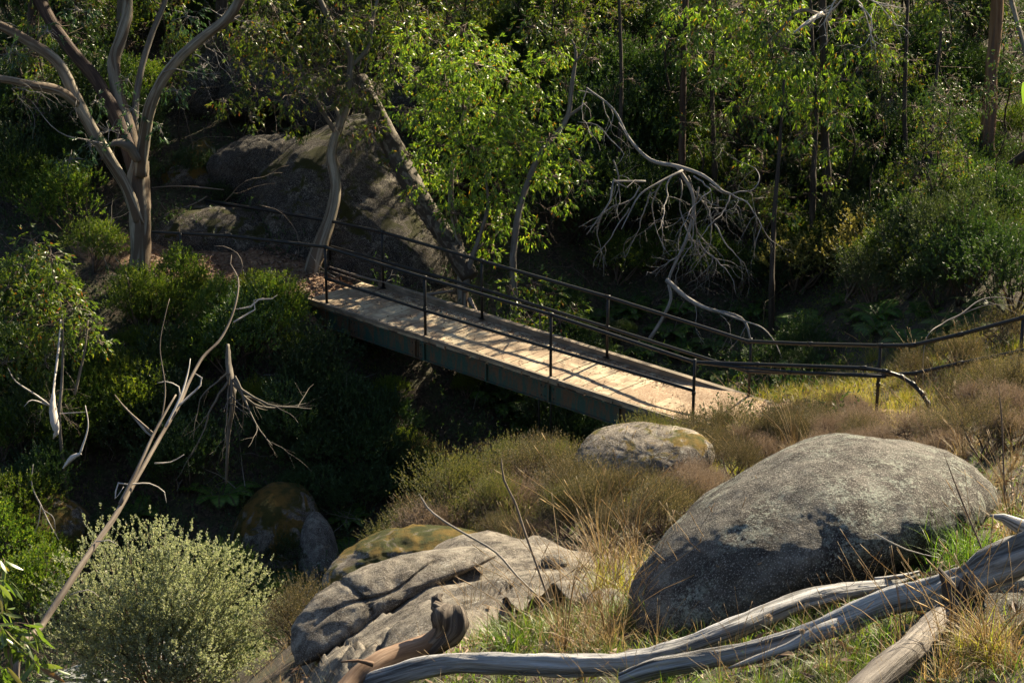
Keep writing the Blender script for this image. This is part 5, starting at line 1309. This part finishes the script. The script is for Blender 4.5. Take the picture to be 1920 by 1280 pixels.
# fallen dead gum behind the handrail
g = np.random.default_rng(77)
t = Tree('dead_tree', (1262, 640, 39.5), 50)
dl = lambda p, r, nm='limb', s=7: t.limb(p, [q_ * .78 for q_ in r], 'dead_grey', nm, .06, s)
dl([(1100, 165, 40.5), (1150, 205, 40.2), (1180, 260, 40), (1220, 300, 39.8), (1270, 312, 39.6), (1320, 330, 39.4), (1360, 362, 39.2)], [.02, .028, .034, .045, .05, .04, .025], 'limb', 9)
dl([(1270, 312, 39.6), (1300, 370, 39.6), (1290, 440, 39.7), (1255, 520, 39.7), (1258, 560, 39.6), (1240, 600, 39.7), (1215, 640, 39.8)], [.045, .042, .04, .035, .04, .045, .05], 'limb', 9)
dl([(1250, 525, 39.3), (1290, 560, 39.0), (1330, 580, 38.8), (1375, 590, 38.6), (1398, 605, 38.4), (1408, 640, 38.3)], [.06, .055, .045, .04, .035, .02])
dl([(1330, 578, 38.8), (1390, 600, 38.3), (1430, 615, 38.0), (1455, 645, 37.8), (1466, 672, 37.7)], [.025, .022, .018, .014, .007], s=6)
dl([(1210, 340, 39.2), (1170, 340, 39.0), (1150, 340, 38.9), (1145, 375, 38.9), (1125, 405, 38.9), (1100, 440, 38.9)], [.03, .03, .028, .026, .02, .007])
dl([(1192, 337, 39), (1176, 352, 39), (1150, 336, 38.9)], [.01, .018, .02], s=6)
dl([(1280, 320, 39.5), (1240, 340, 39.2), (1200, 365, 39), (1180, 400, 38.9), (1165, 430, 38.8)], [.035, .028, .022, .018, .009], s=6)
for x, y, l, dx, k in ((1300, 330, 1.9, .35, 4), (1330, 345, 2.0, .5, 4), (1350, 355, 1.8, .6, 4), (1290, 330, 2.0, .0, 4), (1275, 335, 1.8, -.15, 4), (1310, 350, 1.9, .15, 4), (1240, 340, 1.4, -.3, 3), (1345, 370, 1.5, .2, 3), (1220, 360, 1.3, -.4, 3), (1320, 360, 1.8, .1, 4), (1180, 390, 1.0, -.4, 3), (1290, 400, 1.1, .5, 3), (1280, 470, 1.0, -.5, 3), (1360, 360, 1.6, .7, 4), (1200, 350, 1.4, -.6, 3), (1130, 400, 1.0, -.2, 3), (1150, 300, 1.2, .1, 3), (1260, 330, 1.7, -.3, 4), (1340, 420, 1.2, .6, 3), (1310, 450, 1.2, .3, 3)):
    mb = MB(); twisty(mb, P(x, y, 39.2 + g.uniform(-.3, .4)), np.array([dx, g.normal(0, .25), -.55]), l * 1.05, .018, g, -.6, .85, 3, k, 5, .10, .6)
    mb.build('branch', M['dead_grey'], t.root, t.o)
for x, y, l in ((1100, 168, 1.3), (1130, 190, 1.2), (1160, 230, 1.1), (1350, 590, .8), (1300, 565, .9), (1400, 610, .6)):
    twisty(t.tw, P(x, y, 39.8), np.array([g.normal(0, .5), -.2, -.5]), l, .011, g, -.5, .8, 2, 3, 4)
# upper arm reaching to the crooked stem
dl([(1086, 170, 40.6), (1120, 180, 40.4), (1150, 215, 40.2), (1130, 260, 40)], [.012, .014, .012, .006], s=5)
dl([(1083, 229, 40), (1120, 235, 39.9), (1145, 262, 39.8), (1170, 290, 39.8), (1150, 315, 39.8)], [.006, .014, .014, .01, .006], s=5)
t.done('fallen grey dead tree with a tangle of drooping bare branches behind the handrail', 'gum_leaf', 'dead_grey', cat='dead tree')

# dangling pale dead branch at the top
t = Tree('dead_branch', (1590, -60, 41), 52)
for x, y, dx in ((1590, -20, -.1), (1600, -10, .2), (1620, -15, .5), (1580, -20, -.3), (1610, 10, .9)):
    mb = MB(); twisty(mb, P(x, y, 41), np.array([dx, 0, -.6]), 1.3, .018, g, -.35, .7, 2, 4, 5); mb.build('branch', M['dead_white'], t.root, t.o)
t.done('pale bare branches hanging from the top edge on the right', 'gum_leaf', cat='dead branch')

# leaning dead sapling in the left foreground
wood('dead_sapling', 'long leaning dead sapling with forked bare tips crossing the lower left', 'dead tree',
     [(30, 1262, 23.5), (80, 1170, 24), (120, 1108, 24.3), (165, 1040, 24.7), (215, 968, 25.2), (260, 890, 25.7), (300, 820, 26.2), (335, 760, 26.6), (355, 715, 26.9), (380, 670, 27.2), (410, 640, 27.4), (432, 600, 27.6), (445, 555, 27.8), (446, 520, 28), (432, 495, 28.1), (434, 478, 28.1)],
     [.038, .038, .042, .037, .035, .027, .024, .022, .020, .020, .018, .015, .012, .010, .007, .004], 'dead_brown',
     [([(225, 945, 25.3), (262, 870, 25.6), (290, 810, 25.9), (312, 770, 26.1), (330, 740, 26.3)], [.025, .021, .018, .014, .010]),
      ([(310, 800, 26.2), (338, 745, 26.4), (352, 700, 26.6), (357, 672, 26.7)], [.016, .014, .010, .004], 6, 'dead_white'),
      ([(330, 765, 26.5), (352, 745, 26.6), (376, 722, 26.7), (378, 708, 26.7), (366, 700, 26.7)], [.014, .014, .012, .010, .005], 6, 'dead_white'),
      ([(438, 580, 27.7), (470, 575, 27.7), (485, 562, 27.7), (510, 560, 27.7), (520, 553, 27.7)], [.004, .012, .010, .007, .003], 6, 'dead_white'),
      ([(438, 604, 27.6), (462, 590, 27.7), (478, 580, 27.7), (476, 563, 27.7), (495, 558, 27.7)], [.012, .010, .008, .006, .003], 6, 'dead_white'),
      ([(446, 520, 28), (455, 500, 28), (445, 475, 28), (420, 462, 28), (402, 461, 28)], [.008, .007, .006, .005, .003], 6),
      ([(232, 912, 25.4), (216, 935, 25.4), (222, 905, 25.5), (240, 908, 25.5), (280, 906, 25.6), (308, 922, 25.7), (312, 942, 25.7)], [.004, .008, .010, .010, .009, .007, .003], 6, 'dead_white'),
      ([(290, 868, 25.9), (320, 866, 26), (345, 852, 26)], [.010, .008, .004], 6, 'dead_white'),
      ([(300, 800, 26.2), (310, 730, 26.4), (300, 650, 26.6), (310, 590, 26.7), (318, 560, 26.8)], [.010, .008, .006, .005, .003], 5),
      ([(336, 750, 26.6), (335, 725, 26.6), (310, 715, 26.6), (295, 718, 26.6)], [.010, .009, .007, .004], 5, 'dead_white'),
      ([(180, 1015, 24.8), (205, 1012, 24.8), (222, 1022, 24.9)], [.008, .006, .003], 5, 'dead_white'),
      ([(130, 1115, 24.4), (165, 1105, 24.4), (185, 1118, 24.5)], [.008, .006, .003], 5, 'dead_white'),
      ([(290, 815, 26), (240, 770, 26.1), (215, 740, 26.2)], [.016, .012, .006], 6)], .05, 9, 3, step=.08, root_=1)
# upturned root stump
g = np.random.default_rng(78)
def roots(root, o):
    for x, y, dx, l, r in ((438, 720, .9, 1.5, .030), (436, 710, .7, 1.5, .028), (434, 712, .15, 1.3, .028), (428, 715, -.5, 1.4, .026), (430, 700, -.2, 1.2, .022), (426, 700, -.8, 1.0, .02), (440, 705, .4, 1.5, .024)):
        mb = MB(); twisty(mb, P(x, y, 35.6), np.array([dx, -.2, -.8]), l, r, g, -.15, .4, 2, 3, 6, .12, .55); mb.build('root', M['bark_grey'], root, o)
wood('root_stump', 'grey dead root stump with roots trailing down into the dark gully', 'stump', [(427, 645, 35.9), (429, 690, 35.8), (434, 725, 35.7), (436, 760, 35.7), (430, 800, 35.8), (426, 850, 35.9), (424, 905, 36.2)], [.03, .06, .068, .05, .035, .025, .02], 'bark_grey', (), .2, 12, 4, roots)
q_ = P(426, 850, 35.9)
# white stub
wood('broken_stub', 'short white barkless stub hanging among the shrubs at the left edge', 'dead branch', [(104, 700, 35.8), (100, 735, 35.6), (99, 765, 35.5), (103, 795, 35.4), (106, 812, 35.4), (100, 822, 35.4)], [.014, .02, .06, .07, .04, .012], 'dead_white', [([(100, 765, 35.5), (70, 742, 35.4), (30, 715, 35.2), (15, 690, 35.1)], [.02, .016, .01, .005], 6), ([(92, 760, 35.5), (60, 750, 35.3), (45, 762, 35.2)], [.012, .01, .004], 6), ([(112, 775, 35.5), (160, 772, 35.3)], [.01, .004], 5), ([(104, 700, 35.8), (110, 650, 36), (114, 600, 36.3)], [.02, .018, .014], 6)], .32, 16, 5)
wood('broken_stub', 'small white forked stub just below the larger white stub', 'dead branch', [(118, 878, 35.2), (135, 858, 35.2), (152, 850, 35.2)], [.015, .045, .02], 'dead_white', [([(150, 850, 35.2), (165, 800, 35.3), (160, 760, 35.5)], [.02, .012, .008], 6)], .2, 9, 6)
wood('dead_branch', 'pale crooked dead branch above the shaded boulder at the left edge', 'dead branch', [(62, 870, 35.8), (60, 910, 35.6), (78, 950, 35.4), (95, 985, 35.2), (112, 1015, 35)], [.006, .014, .014, .010, .004], 'dead_grey', [([(76, 948, 33.8), (72, 980, 33.8), (64, 1000, 33.8)], [.01, .007, .003], 5), ([(80, 955, 33.8), (100, 970, 33.7), (104, 1000, 33.7)], [.01, .007, .003], 5)], .05, 6, 7)
wood('dead_branch', 'long thin dead stick sloping from the left shrubs to the dead sapling', 'dead branch', [(215, 740, 37.4), (245, 775, 37), (275, 810, 36.6), (290, 820, 36.5)], [.008, .018, .02, .012], 'dead_grey', (), .05, 6, 8)
wood('leaning_trunk', 'thick mottled trunk leaning diagonally between the big boulder and the sunlit gum', 'log', [(676, 150, 42.4), (700, 205, 42.0), (738, 275, 41.7), (772, 345, 41.4), (812, 410, 41.2), (850, 470, 41.0), (882, 520, 40.9)], [.17, .19, .21, .21, .2, .19, .19], 'bark_lichen', (), .14, 18, 61)
# bare stick on the path edge, sticks behind the boulder
for pts, r, lab in (([(285, 352, 43), (330, 349, 42.8), (380, 352, 42.7), (420, 356, 42.6)], .016, 'straight brown stick lying by the golden rock'),
                    ([(305, 405, 42.6), (340, 392, 42.5), (372, 378, 42.5), (388, 368, 42.5)], .016, 'forked stick below the golden rock'),
                    ([(618, 500, 41), (655, 512, 40.7), (700, 525, 40.3), (725, 530, 40.2)], .02, 'pale stick lying along the left end of the far kerb'),
                    ([(625, 510, 41), (660, 522, 40.8), (700, 535, 40.4)], .013, 'thinner stick below the pale stick by the far kerb'),
                    ([(770, 560, 40.3), (800, 553, 40.2), (850, 545, 40.1)], .04, 'mossy broken log behind the middle of the far kerb')):
    wood('stick', lab, 'stick', pts, [r * .6] + [r] * (len(pts) - 2) + [r * .4], 'dead_brown', (), .1, 7, 9)
# pale roots and dark log on the right slope
wood('dead_branch', 'thick white barkless branch standing on the right-hand slope', 'dead branch', [(1800, 408, 43.3), (1806, 375, 43.3), (1815, 340, 43.3), (1832, 308, 43.3)], [.06, .06, .05, .015], 'dead_white', [([(1812, 345, 43.3), (1800, 330, 43.2), (1785, 300, 43.2), (1778, 250, 43.2)], [.02, .014, .01, .004], 5), ([(1826, 318, 43.3), (1800, 285, 43.2), (1780, 262, 43.2)], [.012, .009, .004], 5)], .12, 10, 10)
wood('dead_branch', 'thin white looped branch beside the thick white one', 'dead branch', [(1820, 375, 43.1), (1838, 350, 43.1), (1850, 330, 43.1), (1850, 312, 43.1), (1840, 322, 43.1)], [.012, .018, .018, .014, .006], 'dead_white', (), .1, 7, 11, root_=1)
wood('fallen_log', 'dark fallen log sloping down from the right edge of the forest slope', 'log', [(1815, 400, 43.6), (1860, 345, 43.4), (1890, 315, 43.2), (1940, 280, 42.9)], [.07, .09, .10, .11], 'bark_dark', (), .1, 10, 12)
wood('dead_branch', 'thin grey forked branch rising from the grass at the right edge', 'dead branch', [(1735, 640, 32), (1770, 605, 32.3), (1800, 590, 32.4), (1840, 562, 32.6), (1885, 558, 32.6), (1925, 570, 32.5)], [.006, .010, .012, .010, .007, .004], 'dead_grey', [([(1800, 590, 32.4), (1850, 572, 32.4), (1900, 572, 32.3)], [.008, .006, .003], 5), ([(1840, 562, 32.6), (1880, 575, 32.6), (1910, 590, 32.6)], [.006, .004, .002], 5)], .04, 6, 13, root_=1)

# foreground logs
def snag(root, o):
    g = np.random.default_rng(5)
    mb = MB(); tube(mb, PP([(1790, 1150, 8.3), (1778, 1100, 8.3), (1760, 1065, 8.32)]), [.05, .03, .006], 9, .02, .35, 3); tube(mb, PP([(1800, 1140, 8.3), (1806, 1100, 8.28), (1812, 1072, 8.3)]), [.035, .02, .004], 8, .02, .35, 4); mb.build('broken_knot', M['log_char'], root, o)
wood('fallen_log', 'weathered grey forked log rising to the right edge of the foreground', 'log',
     [(1165, 1275, 9.2), (1230, 1252, 9.15), (1330, 1235, 9.1), (1430, 1215, 9.0), (1520, 1188, 8.9), (1600, 1155, 8.8), (1680, 1125, 8.7), (1760, 1112, 8.55), (1820, 1090, 8.4), (1880, 1055, 8.3), (1960, 1020, 8.2), (2060, 990, 8.1)],
     [.030, .040, .038, .038, .042, .048, .056, .066, .072, .078, .082, .085], 'log_grey',
     [([(1365, 1252, 8.85), (1420, 1235, 8.85), (1480, 1215, 8.8), (1540, 1185, 8.78), (1600, 1165, 8.8), (1660, 1130, 8.75)], [.004, .018, .026, .034, .04, .03], 12),
      ([(1856, 966, 8.6), (1880, 970, 8.6), (1910, 985, 8.6), (1950, 1000, 8.55), (2010, 1010, 8.5)], [.004, .018, .030, .036, .04], 14)], .14, 40, 21, snag, .03)
wood('fallen_log', 'long grey weathered log lying below the slab and big boulder', 'log',
     [(640, 1300, 10.2), (720, 1272, 10.1), (800, 1250, 10.0), (880, 1241, 9.9), (980, 1243, 9.8), (1080, 1247, 9.7), (1180, 1242, 9.6), (1270, 1222, 9.6), (1350, 1190, 9.6), (1430, 1155, 9.7), (1510, 1125, 9.8), (1590, 1108, 9.9), (1660, 1098, 10), (1722, 1078, 10.1)],
     [.045, .05, .05, .048, .05, .055, .055, .054, .052, .05, .048, .042, .03, .012], 'log_grey', [([(1640, 1085, 10), (1690, 1080, 10), (1725, 1070, 10.05)], [.008, .012, .005], 7)], .13, 36, 22, None, .03)
wood('fallen_log', 'brown-grey log slanting out of the bottom edge by the golden grass', 'log',
     [(1560, 1350, 7.3), (1640, 1275, 7.5), (1700, 1222, 7.7), (1745, 1175, 8.1), (1785, 1130, 8.5), (1800, 1105, 8.75)], [.055, .055, .052, .048, .04, .02], 'log_dim', (), .1, 26, 23, None, .03)
def knob(root, o):
    mb = MB(); tube(mb, PP([(780, 1222, 10.4), (815, 1204, 10.4), (836, 1182, 10.4), (846, 1158, 10.4), (850, 1138, 10.42)]), [.05, .062, .075, .080, .045], 28, .012, .42, 8); tube(mb, PP([(840, 1165, 10.4), (826, 1142, 10.38), (812, 1132, 10.38)]), [.05, .045, .028], 14, .012, .4, 12); tube(mb, PP([(856, 1170, 10.4), (864, 1150, 10.4), (866, 1138, 10.4)]), [.04, .03, .008], 10, .015, .3, 13); mb.build('burl', M['log_char'], root, o)
    mb = MB(); tube(mb, PP([(820, 1132, 10.4), (818, 1120, 10.4), (830, 1112, 10.42)]), [.03, .024, .008], 10, .02, .3, 9); mb.build('knot', M['log_char'], root, o)
wood('driftwood_branch', 'smooth brown branch ending in a knobbly charred burl at the bottom centre', 'branch',
     [(600, 1360, 9.9), (650, 1290, 10.1), (700, 1248, 10.2), (750, 1226, 10.3), (800, 1208, 10.4), (835, 1185, 10.4)], [.05, .052, .055, .056, .056, .05], 'log_brown', [([(700, 1245, 10.1), (672, 1238, 10.1), (640, 1240, 10.1)], [.014, .008, .004], 6)], .09, 26, 24, knob, .03)
# thin sticks and seed stalks standing in the foreground grass
for pts, r, m, lab in (([(1032, 1135, 13), (1010, 1070, 13), (985, 1000, 13), (965, 940, 13), (945, 900, 13), (940, 860, 13)], .008, 'dead_brown', 'thin bare upright stick in front of the heath bank'),
                       ([(1015, 1130, 12.6), (970, 1080, 12.6), (930, 1035, 12.6), (880, 1005, 12.6), (830, 975, 12.6), (800, 950, 12.6), (786, 925, 12.6)], .007, 'dead_grey', 'long arching bare stick over the granite slab'),
                       ([(1550, 1045, 12.2), (1600, 1010, 12.3), (1650, 970, 12.4), (1703, 932, 12.5)], .006, 'dead_brown', 'straight brown stick leaning on the large grey boulder'),
                       ([(1470, 1082, 11), (1500, 1070, 11), (1535, 1068, 11), (1575, 1085, 11)], .005, 'dead_white', 'thin curved white stick at the foot of the large grey boulder'),
                       ([(1885, 960, 13), (1882, 880, 13), (1878, 780, 13), (1872, 720, 13)], .006, 'twig', 'tall dark seed stalk near the right edge'),
                       ([(1845, 1045, 9.6), (1825, 990, 9.6), (1800, 930, 9.6), (1770, 850, 9.6)], .005, 'twig', 'dark leaning stalk behind the grass tuft at the right'),
                       ([(935, 1165, 12), (990, 1150, 12), (1040, 1120, 12)], .009, 'dead_brown', 'curved brown twig in the grass under the slab'),
                       ([(1640, 1000, 9.5), (1700, 1030, 9.5), (1760, 1045, 9.5)], .004, 'dead_white', 'thin pale twig on the litter right of the big boulder')):
    wood('stick', lab, 'stick', pts, [r] + [r * .9] * (len(pts) - 2) + [r * .3], m, (), .05, 6, 31, root_=int('stick' in lab or 'stalk' in lab) * int('leaning on' not in lab))

# ------------------------------------------------------------------ big silvery bush
def big_bush():
    g = np.random.default_rng(9); o = P(300, 1290, 26.2); root = empty('silver_bush', o)
    lf = MB(); tw = MB(); c0 = np.zeros(3)
    # leafy arms fan up and out from a low centre
    heads = [(175, 985), (120, 1055), (100, 1100), (90, 1150), (205, 1010), (160, 1030), (235, 1000), (275, 985), (310, 990), (300, 1010), (345, 1010), (370, 1020), (340, 1040), (395, 1035), (430, 1020), (420, 1050), (450, 1060), (490, 1080), (465, 1095), (505, 1120), (510, 1160), (480, 1150), (440, 1110), (400, 1090), (360, 1090), (310, 1070), (260, 1060), (210, 1080), (150, 1100), (130, 1150), (180, 1150), (240, 1130), (290, 1140), (340, 1150), (390, 1150), (430, 1170), (470, 1190), (120, 1200), (200, 1210), (270, 1210), (330, 1220), (390, 1230), (440, 1230), (300, 1260), (230, 1260), (360, 1270), (420, 1275), (500, 1220), (270, 1110), (320, 1105), (90, 1190), (160, 1250)]
    allp = []; alld = []; alll = []
    for x, y in heads:
        dep = 26.2 - 1.1 * math.cos((x - 300) / 230 * 1.5) * (.35 + .65 * min(1, max(0, (y - 960) / 200))) + g.normal(0, .22)
        h = P(x, y, dep) - o; 
        base = np.array([h[0] * .25, h[1] * .3, .1]); mid = h * .6 + g.normal(0, .08, 3)
        pa, _ = smooth_path([base, mid, h], [1, 1, 1], .05)
        tube(tw, pa[::3], np.linspace(.016, .003, len(pa[::3])), 4, cap=False)
        n = 150; i = g.integers(int(len(pa) * .35), len(pa), n)
        dr = nrm(pa[-1] - pa[len(pa) // 2]); off = rdir(n, g) * g.uniform(.02, .24, n)[:, None]
        p = pa[i] + off; d = nrm(dr * .8 + nrm(off) * .7 + np.array([0, 0, .5]))
        allp.append(p); alld.append(d); alll.append(g.uniform(.06, .15, n))
    sprigs(lf, np.concatenate(allp), np.concatenate(alld), np.concatenate(alll), 13, .029, .019, .9, g)
    lf.build('foliage', M['silver_leaf'], root); tw.build('stem', M['twig'], root)
    tag(root, 'large rounded silvery grey-green bush in the lower left', 'bush')
big_bush()
plant(HB, 535, 1230, .8, 'sparse brown twiggy bush', 'bush', 'dry bushes', .05, loc=P(545, 1200, 23)[:2])
plant(HB, 560, 1260, .8, 'sparse brown twiggy bush', 'bush', 'dry bushes', .05, loc=P(590, 1250, 20)[:2])

gt = np.random.default_rng(404)
def tuft_at(prs, px, py, k, desc, grp):
    q = ground_at(px, py); q[2] -= .01
    prs[gt.integers(0, len(prs))].put(q, gt.uniform(0, 6.28), k * gt.uniform(.8, 1.25), autolabel(desc, px, py - 40), 'grass tuft', grp, (gt.normal(0, .1), gt.normal(0, .1)))
for px, py in ((880, 1190), (930, 1200), (990, 1195), (1050, 1200), (1110, 1190), (1170, 1195), (1220, 1185), (900, 1170), (1010, 1170), (1090, 1165), (1160, 1160), (1270, 1175), (1330, 1160), (1200, 1150), (1390, 1130), (1450, 1115), (960, 1215), (1140, 1215), (1060, 1220)):
    tuft_at(GG + GL + GS, px, py, .8, 'green and straw grass tuft', 'grass behind the long log')
for px, py in ((1300, 1240), (1380, 1210), (1440, 1190), (1500, 1165), (1560, 1145), (1620, 1120), (1350, 1265), (1430, 1275), (1500, 1260), (1560, 1240), (1610, 1215), (1660, 1190), (1700, 1160), (1250, 1285), (1180, 1290), (1100, 1290), (1020, 1285), (940, 1285), (860, 1280), (1470, 1290), (1560, 1290), (1640, 1250), (1590, 1275), (1400, 1290)):
    tuft_at(GL + GG, px, py + 25, .52, 'lush green grass tuft', 'lush grass between the logs')
for px, py in ((1230, 1160), (1290, 1150), (1350, 1140), (1180, 1175), (1120, 1140), (1080, 1120), (1050, 1150), (1140, 1110), (1420, 1120), (1500, 1105), (1580, 1085), (1900, 1000), (1880, 950), (1870, 900), (1900, 870), (1150, 1080), (1200, 1180), (1780, 1270), (1900, 1250), (1690, 1270)):
    tuft_at(GS, px, py + 10, .7, 'dry straw grass tuft', 'dry grass around the big boulder')
# ------------------------------------------------------------------ foreground tufts
def near_tuft(px, py, d, leaf, n, L, W, droop, spread, seed, label, seeds=0, base=.05, lean=(0, 0), name='grass_tuft'):
    p = P(px, py, d); p[2] = max(p[2], hz(p[0], p[1])) if abs(p[2] - hz(p[0], p[1])) < .5 else p[2]
    pr = grass(name, leaf, n, L, spread, W, droop, seed, base, seeds, lean)
    return pr.put(p, 0, 1, label, 'grass tuft')
near_tuft(1850, 1225, 7.6, 'grass_straw', 420, .27, .0035, .5, .9, 201, 'golden dry grass tuft glowing in the bottom right corner', 16, .045, (-.15, 0))
near_tuft(1835, 1215, 7.6, 'grass_yellow', 160, .22, .004, .4, .8, 202, 'yellow-green grass mixed in the base of the golden tuft', 0, .05)
near_tuft(1820, 1050, 10.2, 'grass_lush', 380, .30, .0045, .45, .8, 203, 'bright green fine grass tuft behind the forked grey log', 3, .08)
near_tuft(1150, 1120, 12.6, 'grass_yellow', 240, .42, .006, .4, .6, 204, 'tall yellow-green grass against the left foot of the big boulder', 6, .06, (-.1, 0))
near_tuft(1130, 1060, 14.0, 'grass_straw', 150, .50, .004, .6, .7, 205, 'arching straw grass between the slab and the big boulder', 20, .09, (-.25, 0))
near_tuft(1180, 1050, 14.2, 'grass_straw', 110, .45, .004, .6, .7, 206, 'thin straw grass at the upper left foot of the big boulder', 12, .08, (-.1, 0))

# dried flower heads on stalks
gp = np.random.default_rng(500)
sr = empty('seed_head', Z3); mb = MB(); tube(mb, [Z3, [.01, 0, .16], [.03, .01, .32]], [.0025, .002, .0016], 4, .03, cap=False); mb.build('stalk', M['grass_straw'], sr)
mb = MB(); u = rdir(260, gp); leaves(mb, np.array([.03, .01, .325]) + u * .003, u, .02, .004, gp); mb.build('puff', M['puff'], sr)
PF = Proto(sr)
for px, py in ((1428, 1248), (965, 1120), (1005, 1080), (1100, 1150), (860, 1210), (1490, 1250), (1900, 1165), (1555, 1240), (915, 1200)):
    PF.put(ground_at(px, py + 30), gp.uniform(0, 6), gp.uniform(.5, .8), autolabel('small pale fluffy seed head', px, py), 'seed head', 'dried seed heads')
for o in bpy.data.objects:
    if o.name.startswith('fine_branching'): o['kind'] = 'stuff'
# ------------------------------------------------------------------ light, camera, render settings
w = bpy.data.worlds.new('World'); scene.world = w; w.use_nodes = True
nt = w.node_tree; bg = nt.nodes['Background']
sk = nt.nodes.new('ShaderNodeTexSky'); sk.sky_type = 'NISHITA'; sk.sun_disc = False
sk.sun_elevation = R(SUN_EL); sk.sun_rotation = R(SUN_AZ)
nt.links.new(sk.outputs[0], bg.inputs['Color']); bg.inputs['Strength'].default_value = SKY
sl = bpy.data.lights.new('sun', 'SUN'); sl.energy = SUN; sl.angle = R(.53); sl.color = (1.0, .85, .60)
so = bpy.data.objects.new('sun', sl); COL.objects.link(so)
so.rotation_euler = Vector(tuple(-S)).to_track_quat('-Z', 'Y').to_euler(); so.location = (20, 30, 40)
cd = bpy.data.cameras.new('camera'); cd.sensor_width = 36; cd.lens = F / 1920 * 36; cd.clip_end = 2000; cd.clip_start = .1
co = bpy.data.objects.new('camera', cd); COL.objects.link(co)
co.location = CAM; co.rotation_euler = (math.pi / 2 - PITCH, 0, 0)
scene.camera = co
scene.view_settings.view_transform = 'Standard'; scene.view_settings.look = 'None'
scene.view_settings.exposure = EXPO; scene.view_settings.gamma = 1
scene.cycles.max_bounces = 4; scene.cycles.diffuse_bounces = 2; scene.cycles.glossy_bounces = 2; scene.cycles.transmission_bounces = 4
scene.cycles.use_adaptive_sampling = True; scene.cycles.adaptive_threshold = .02
scene.cycles.caustics_reflective = False; scene.cycles.caustics_refractive = False
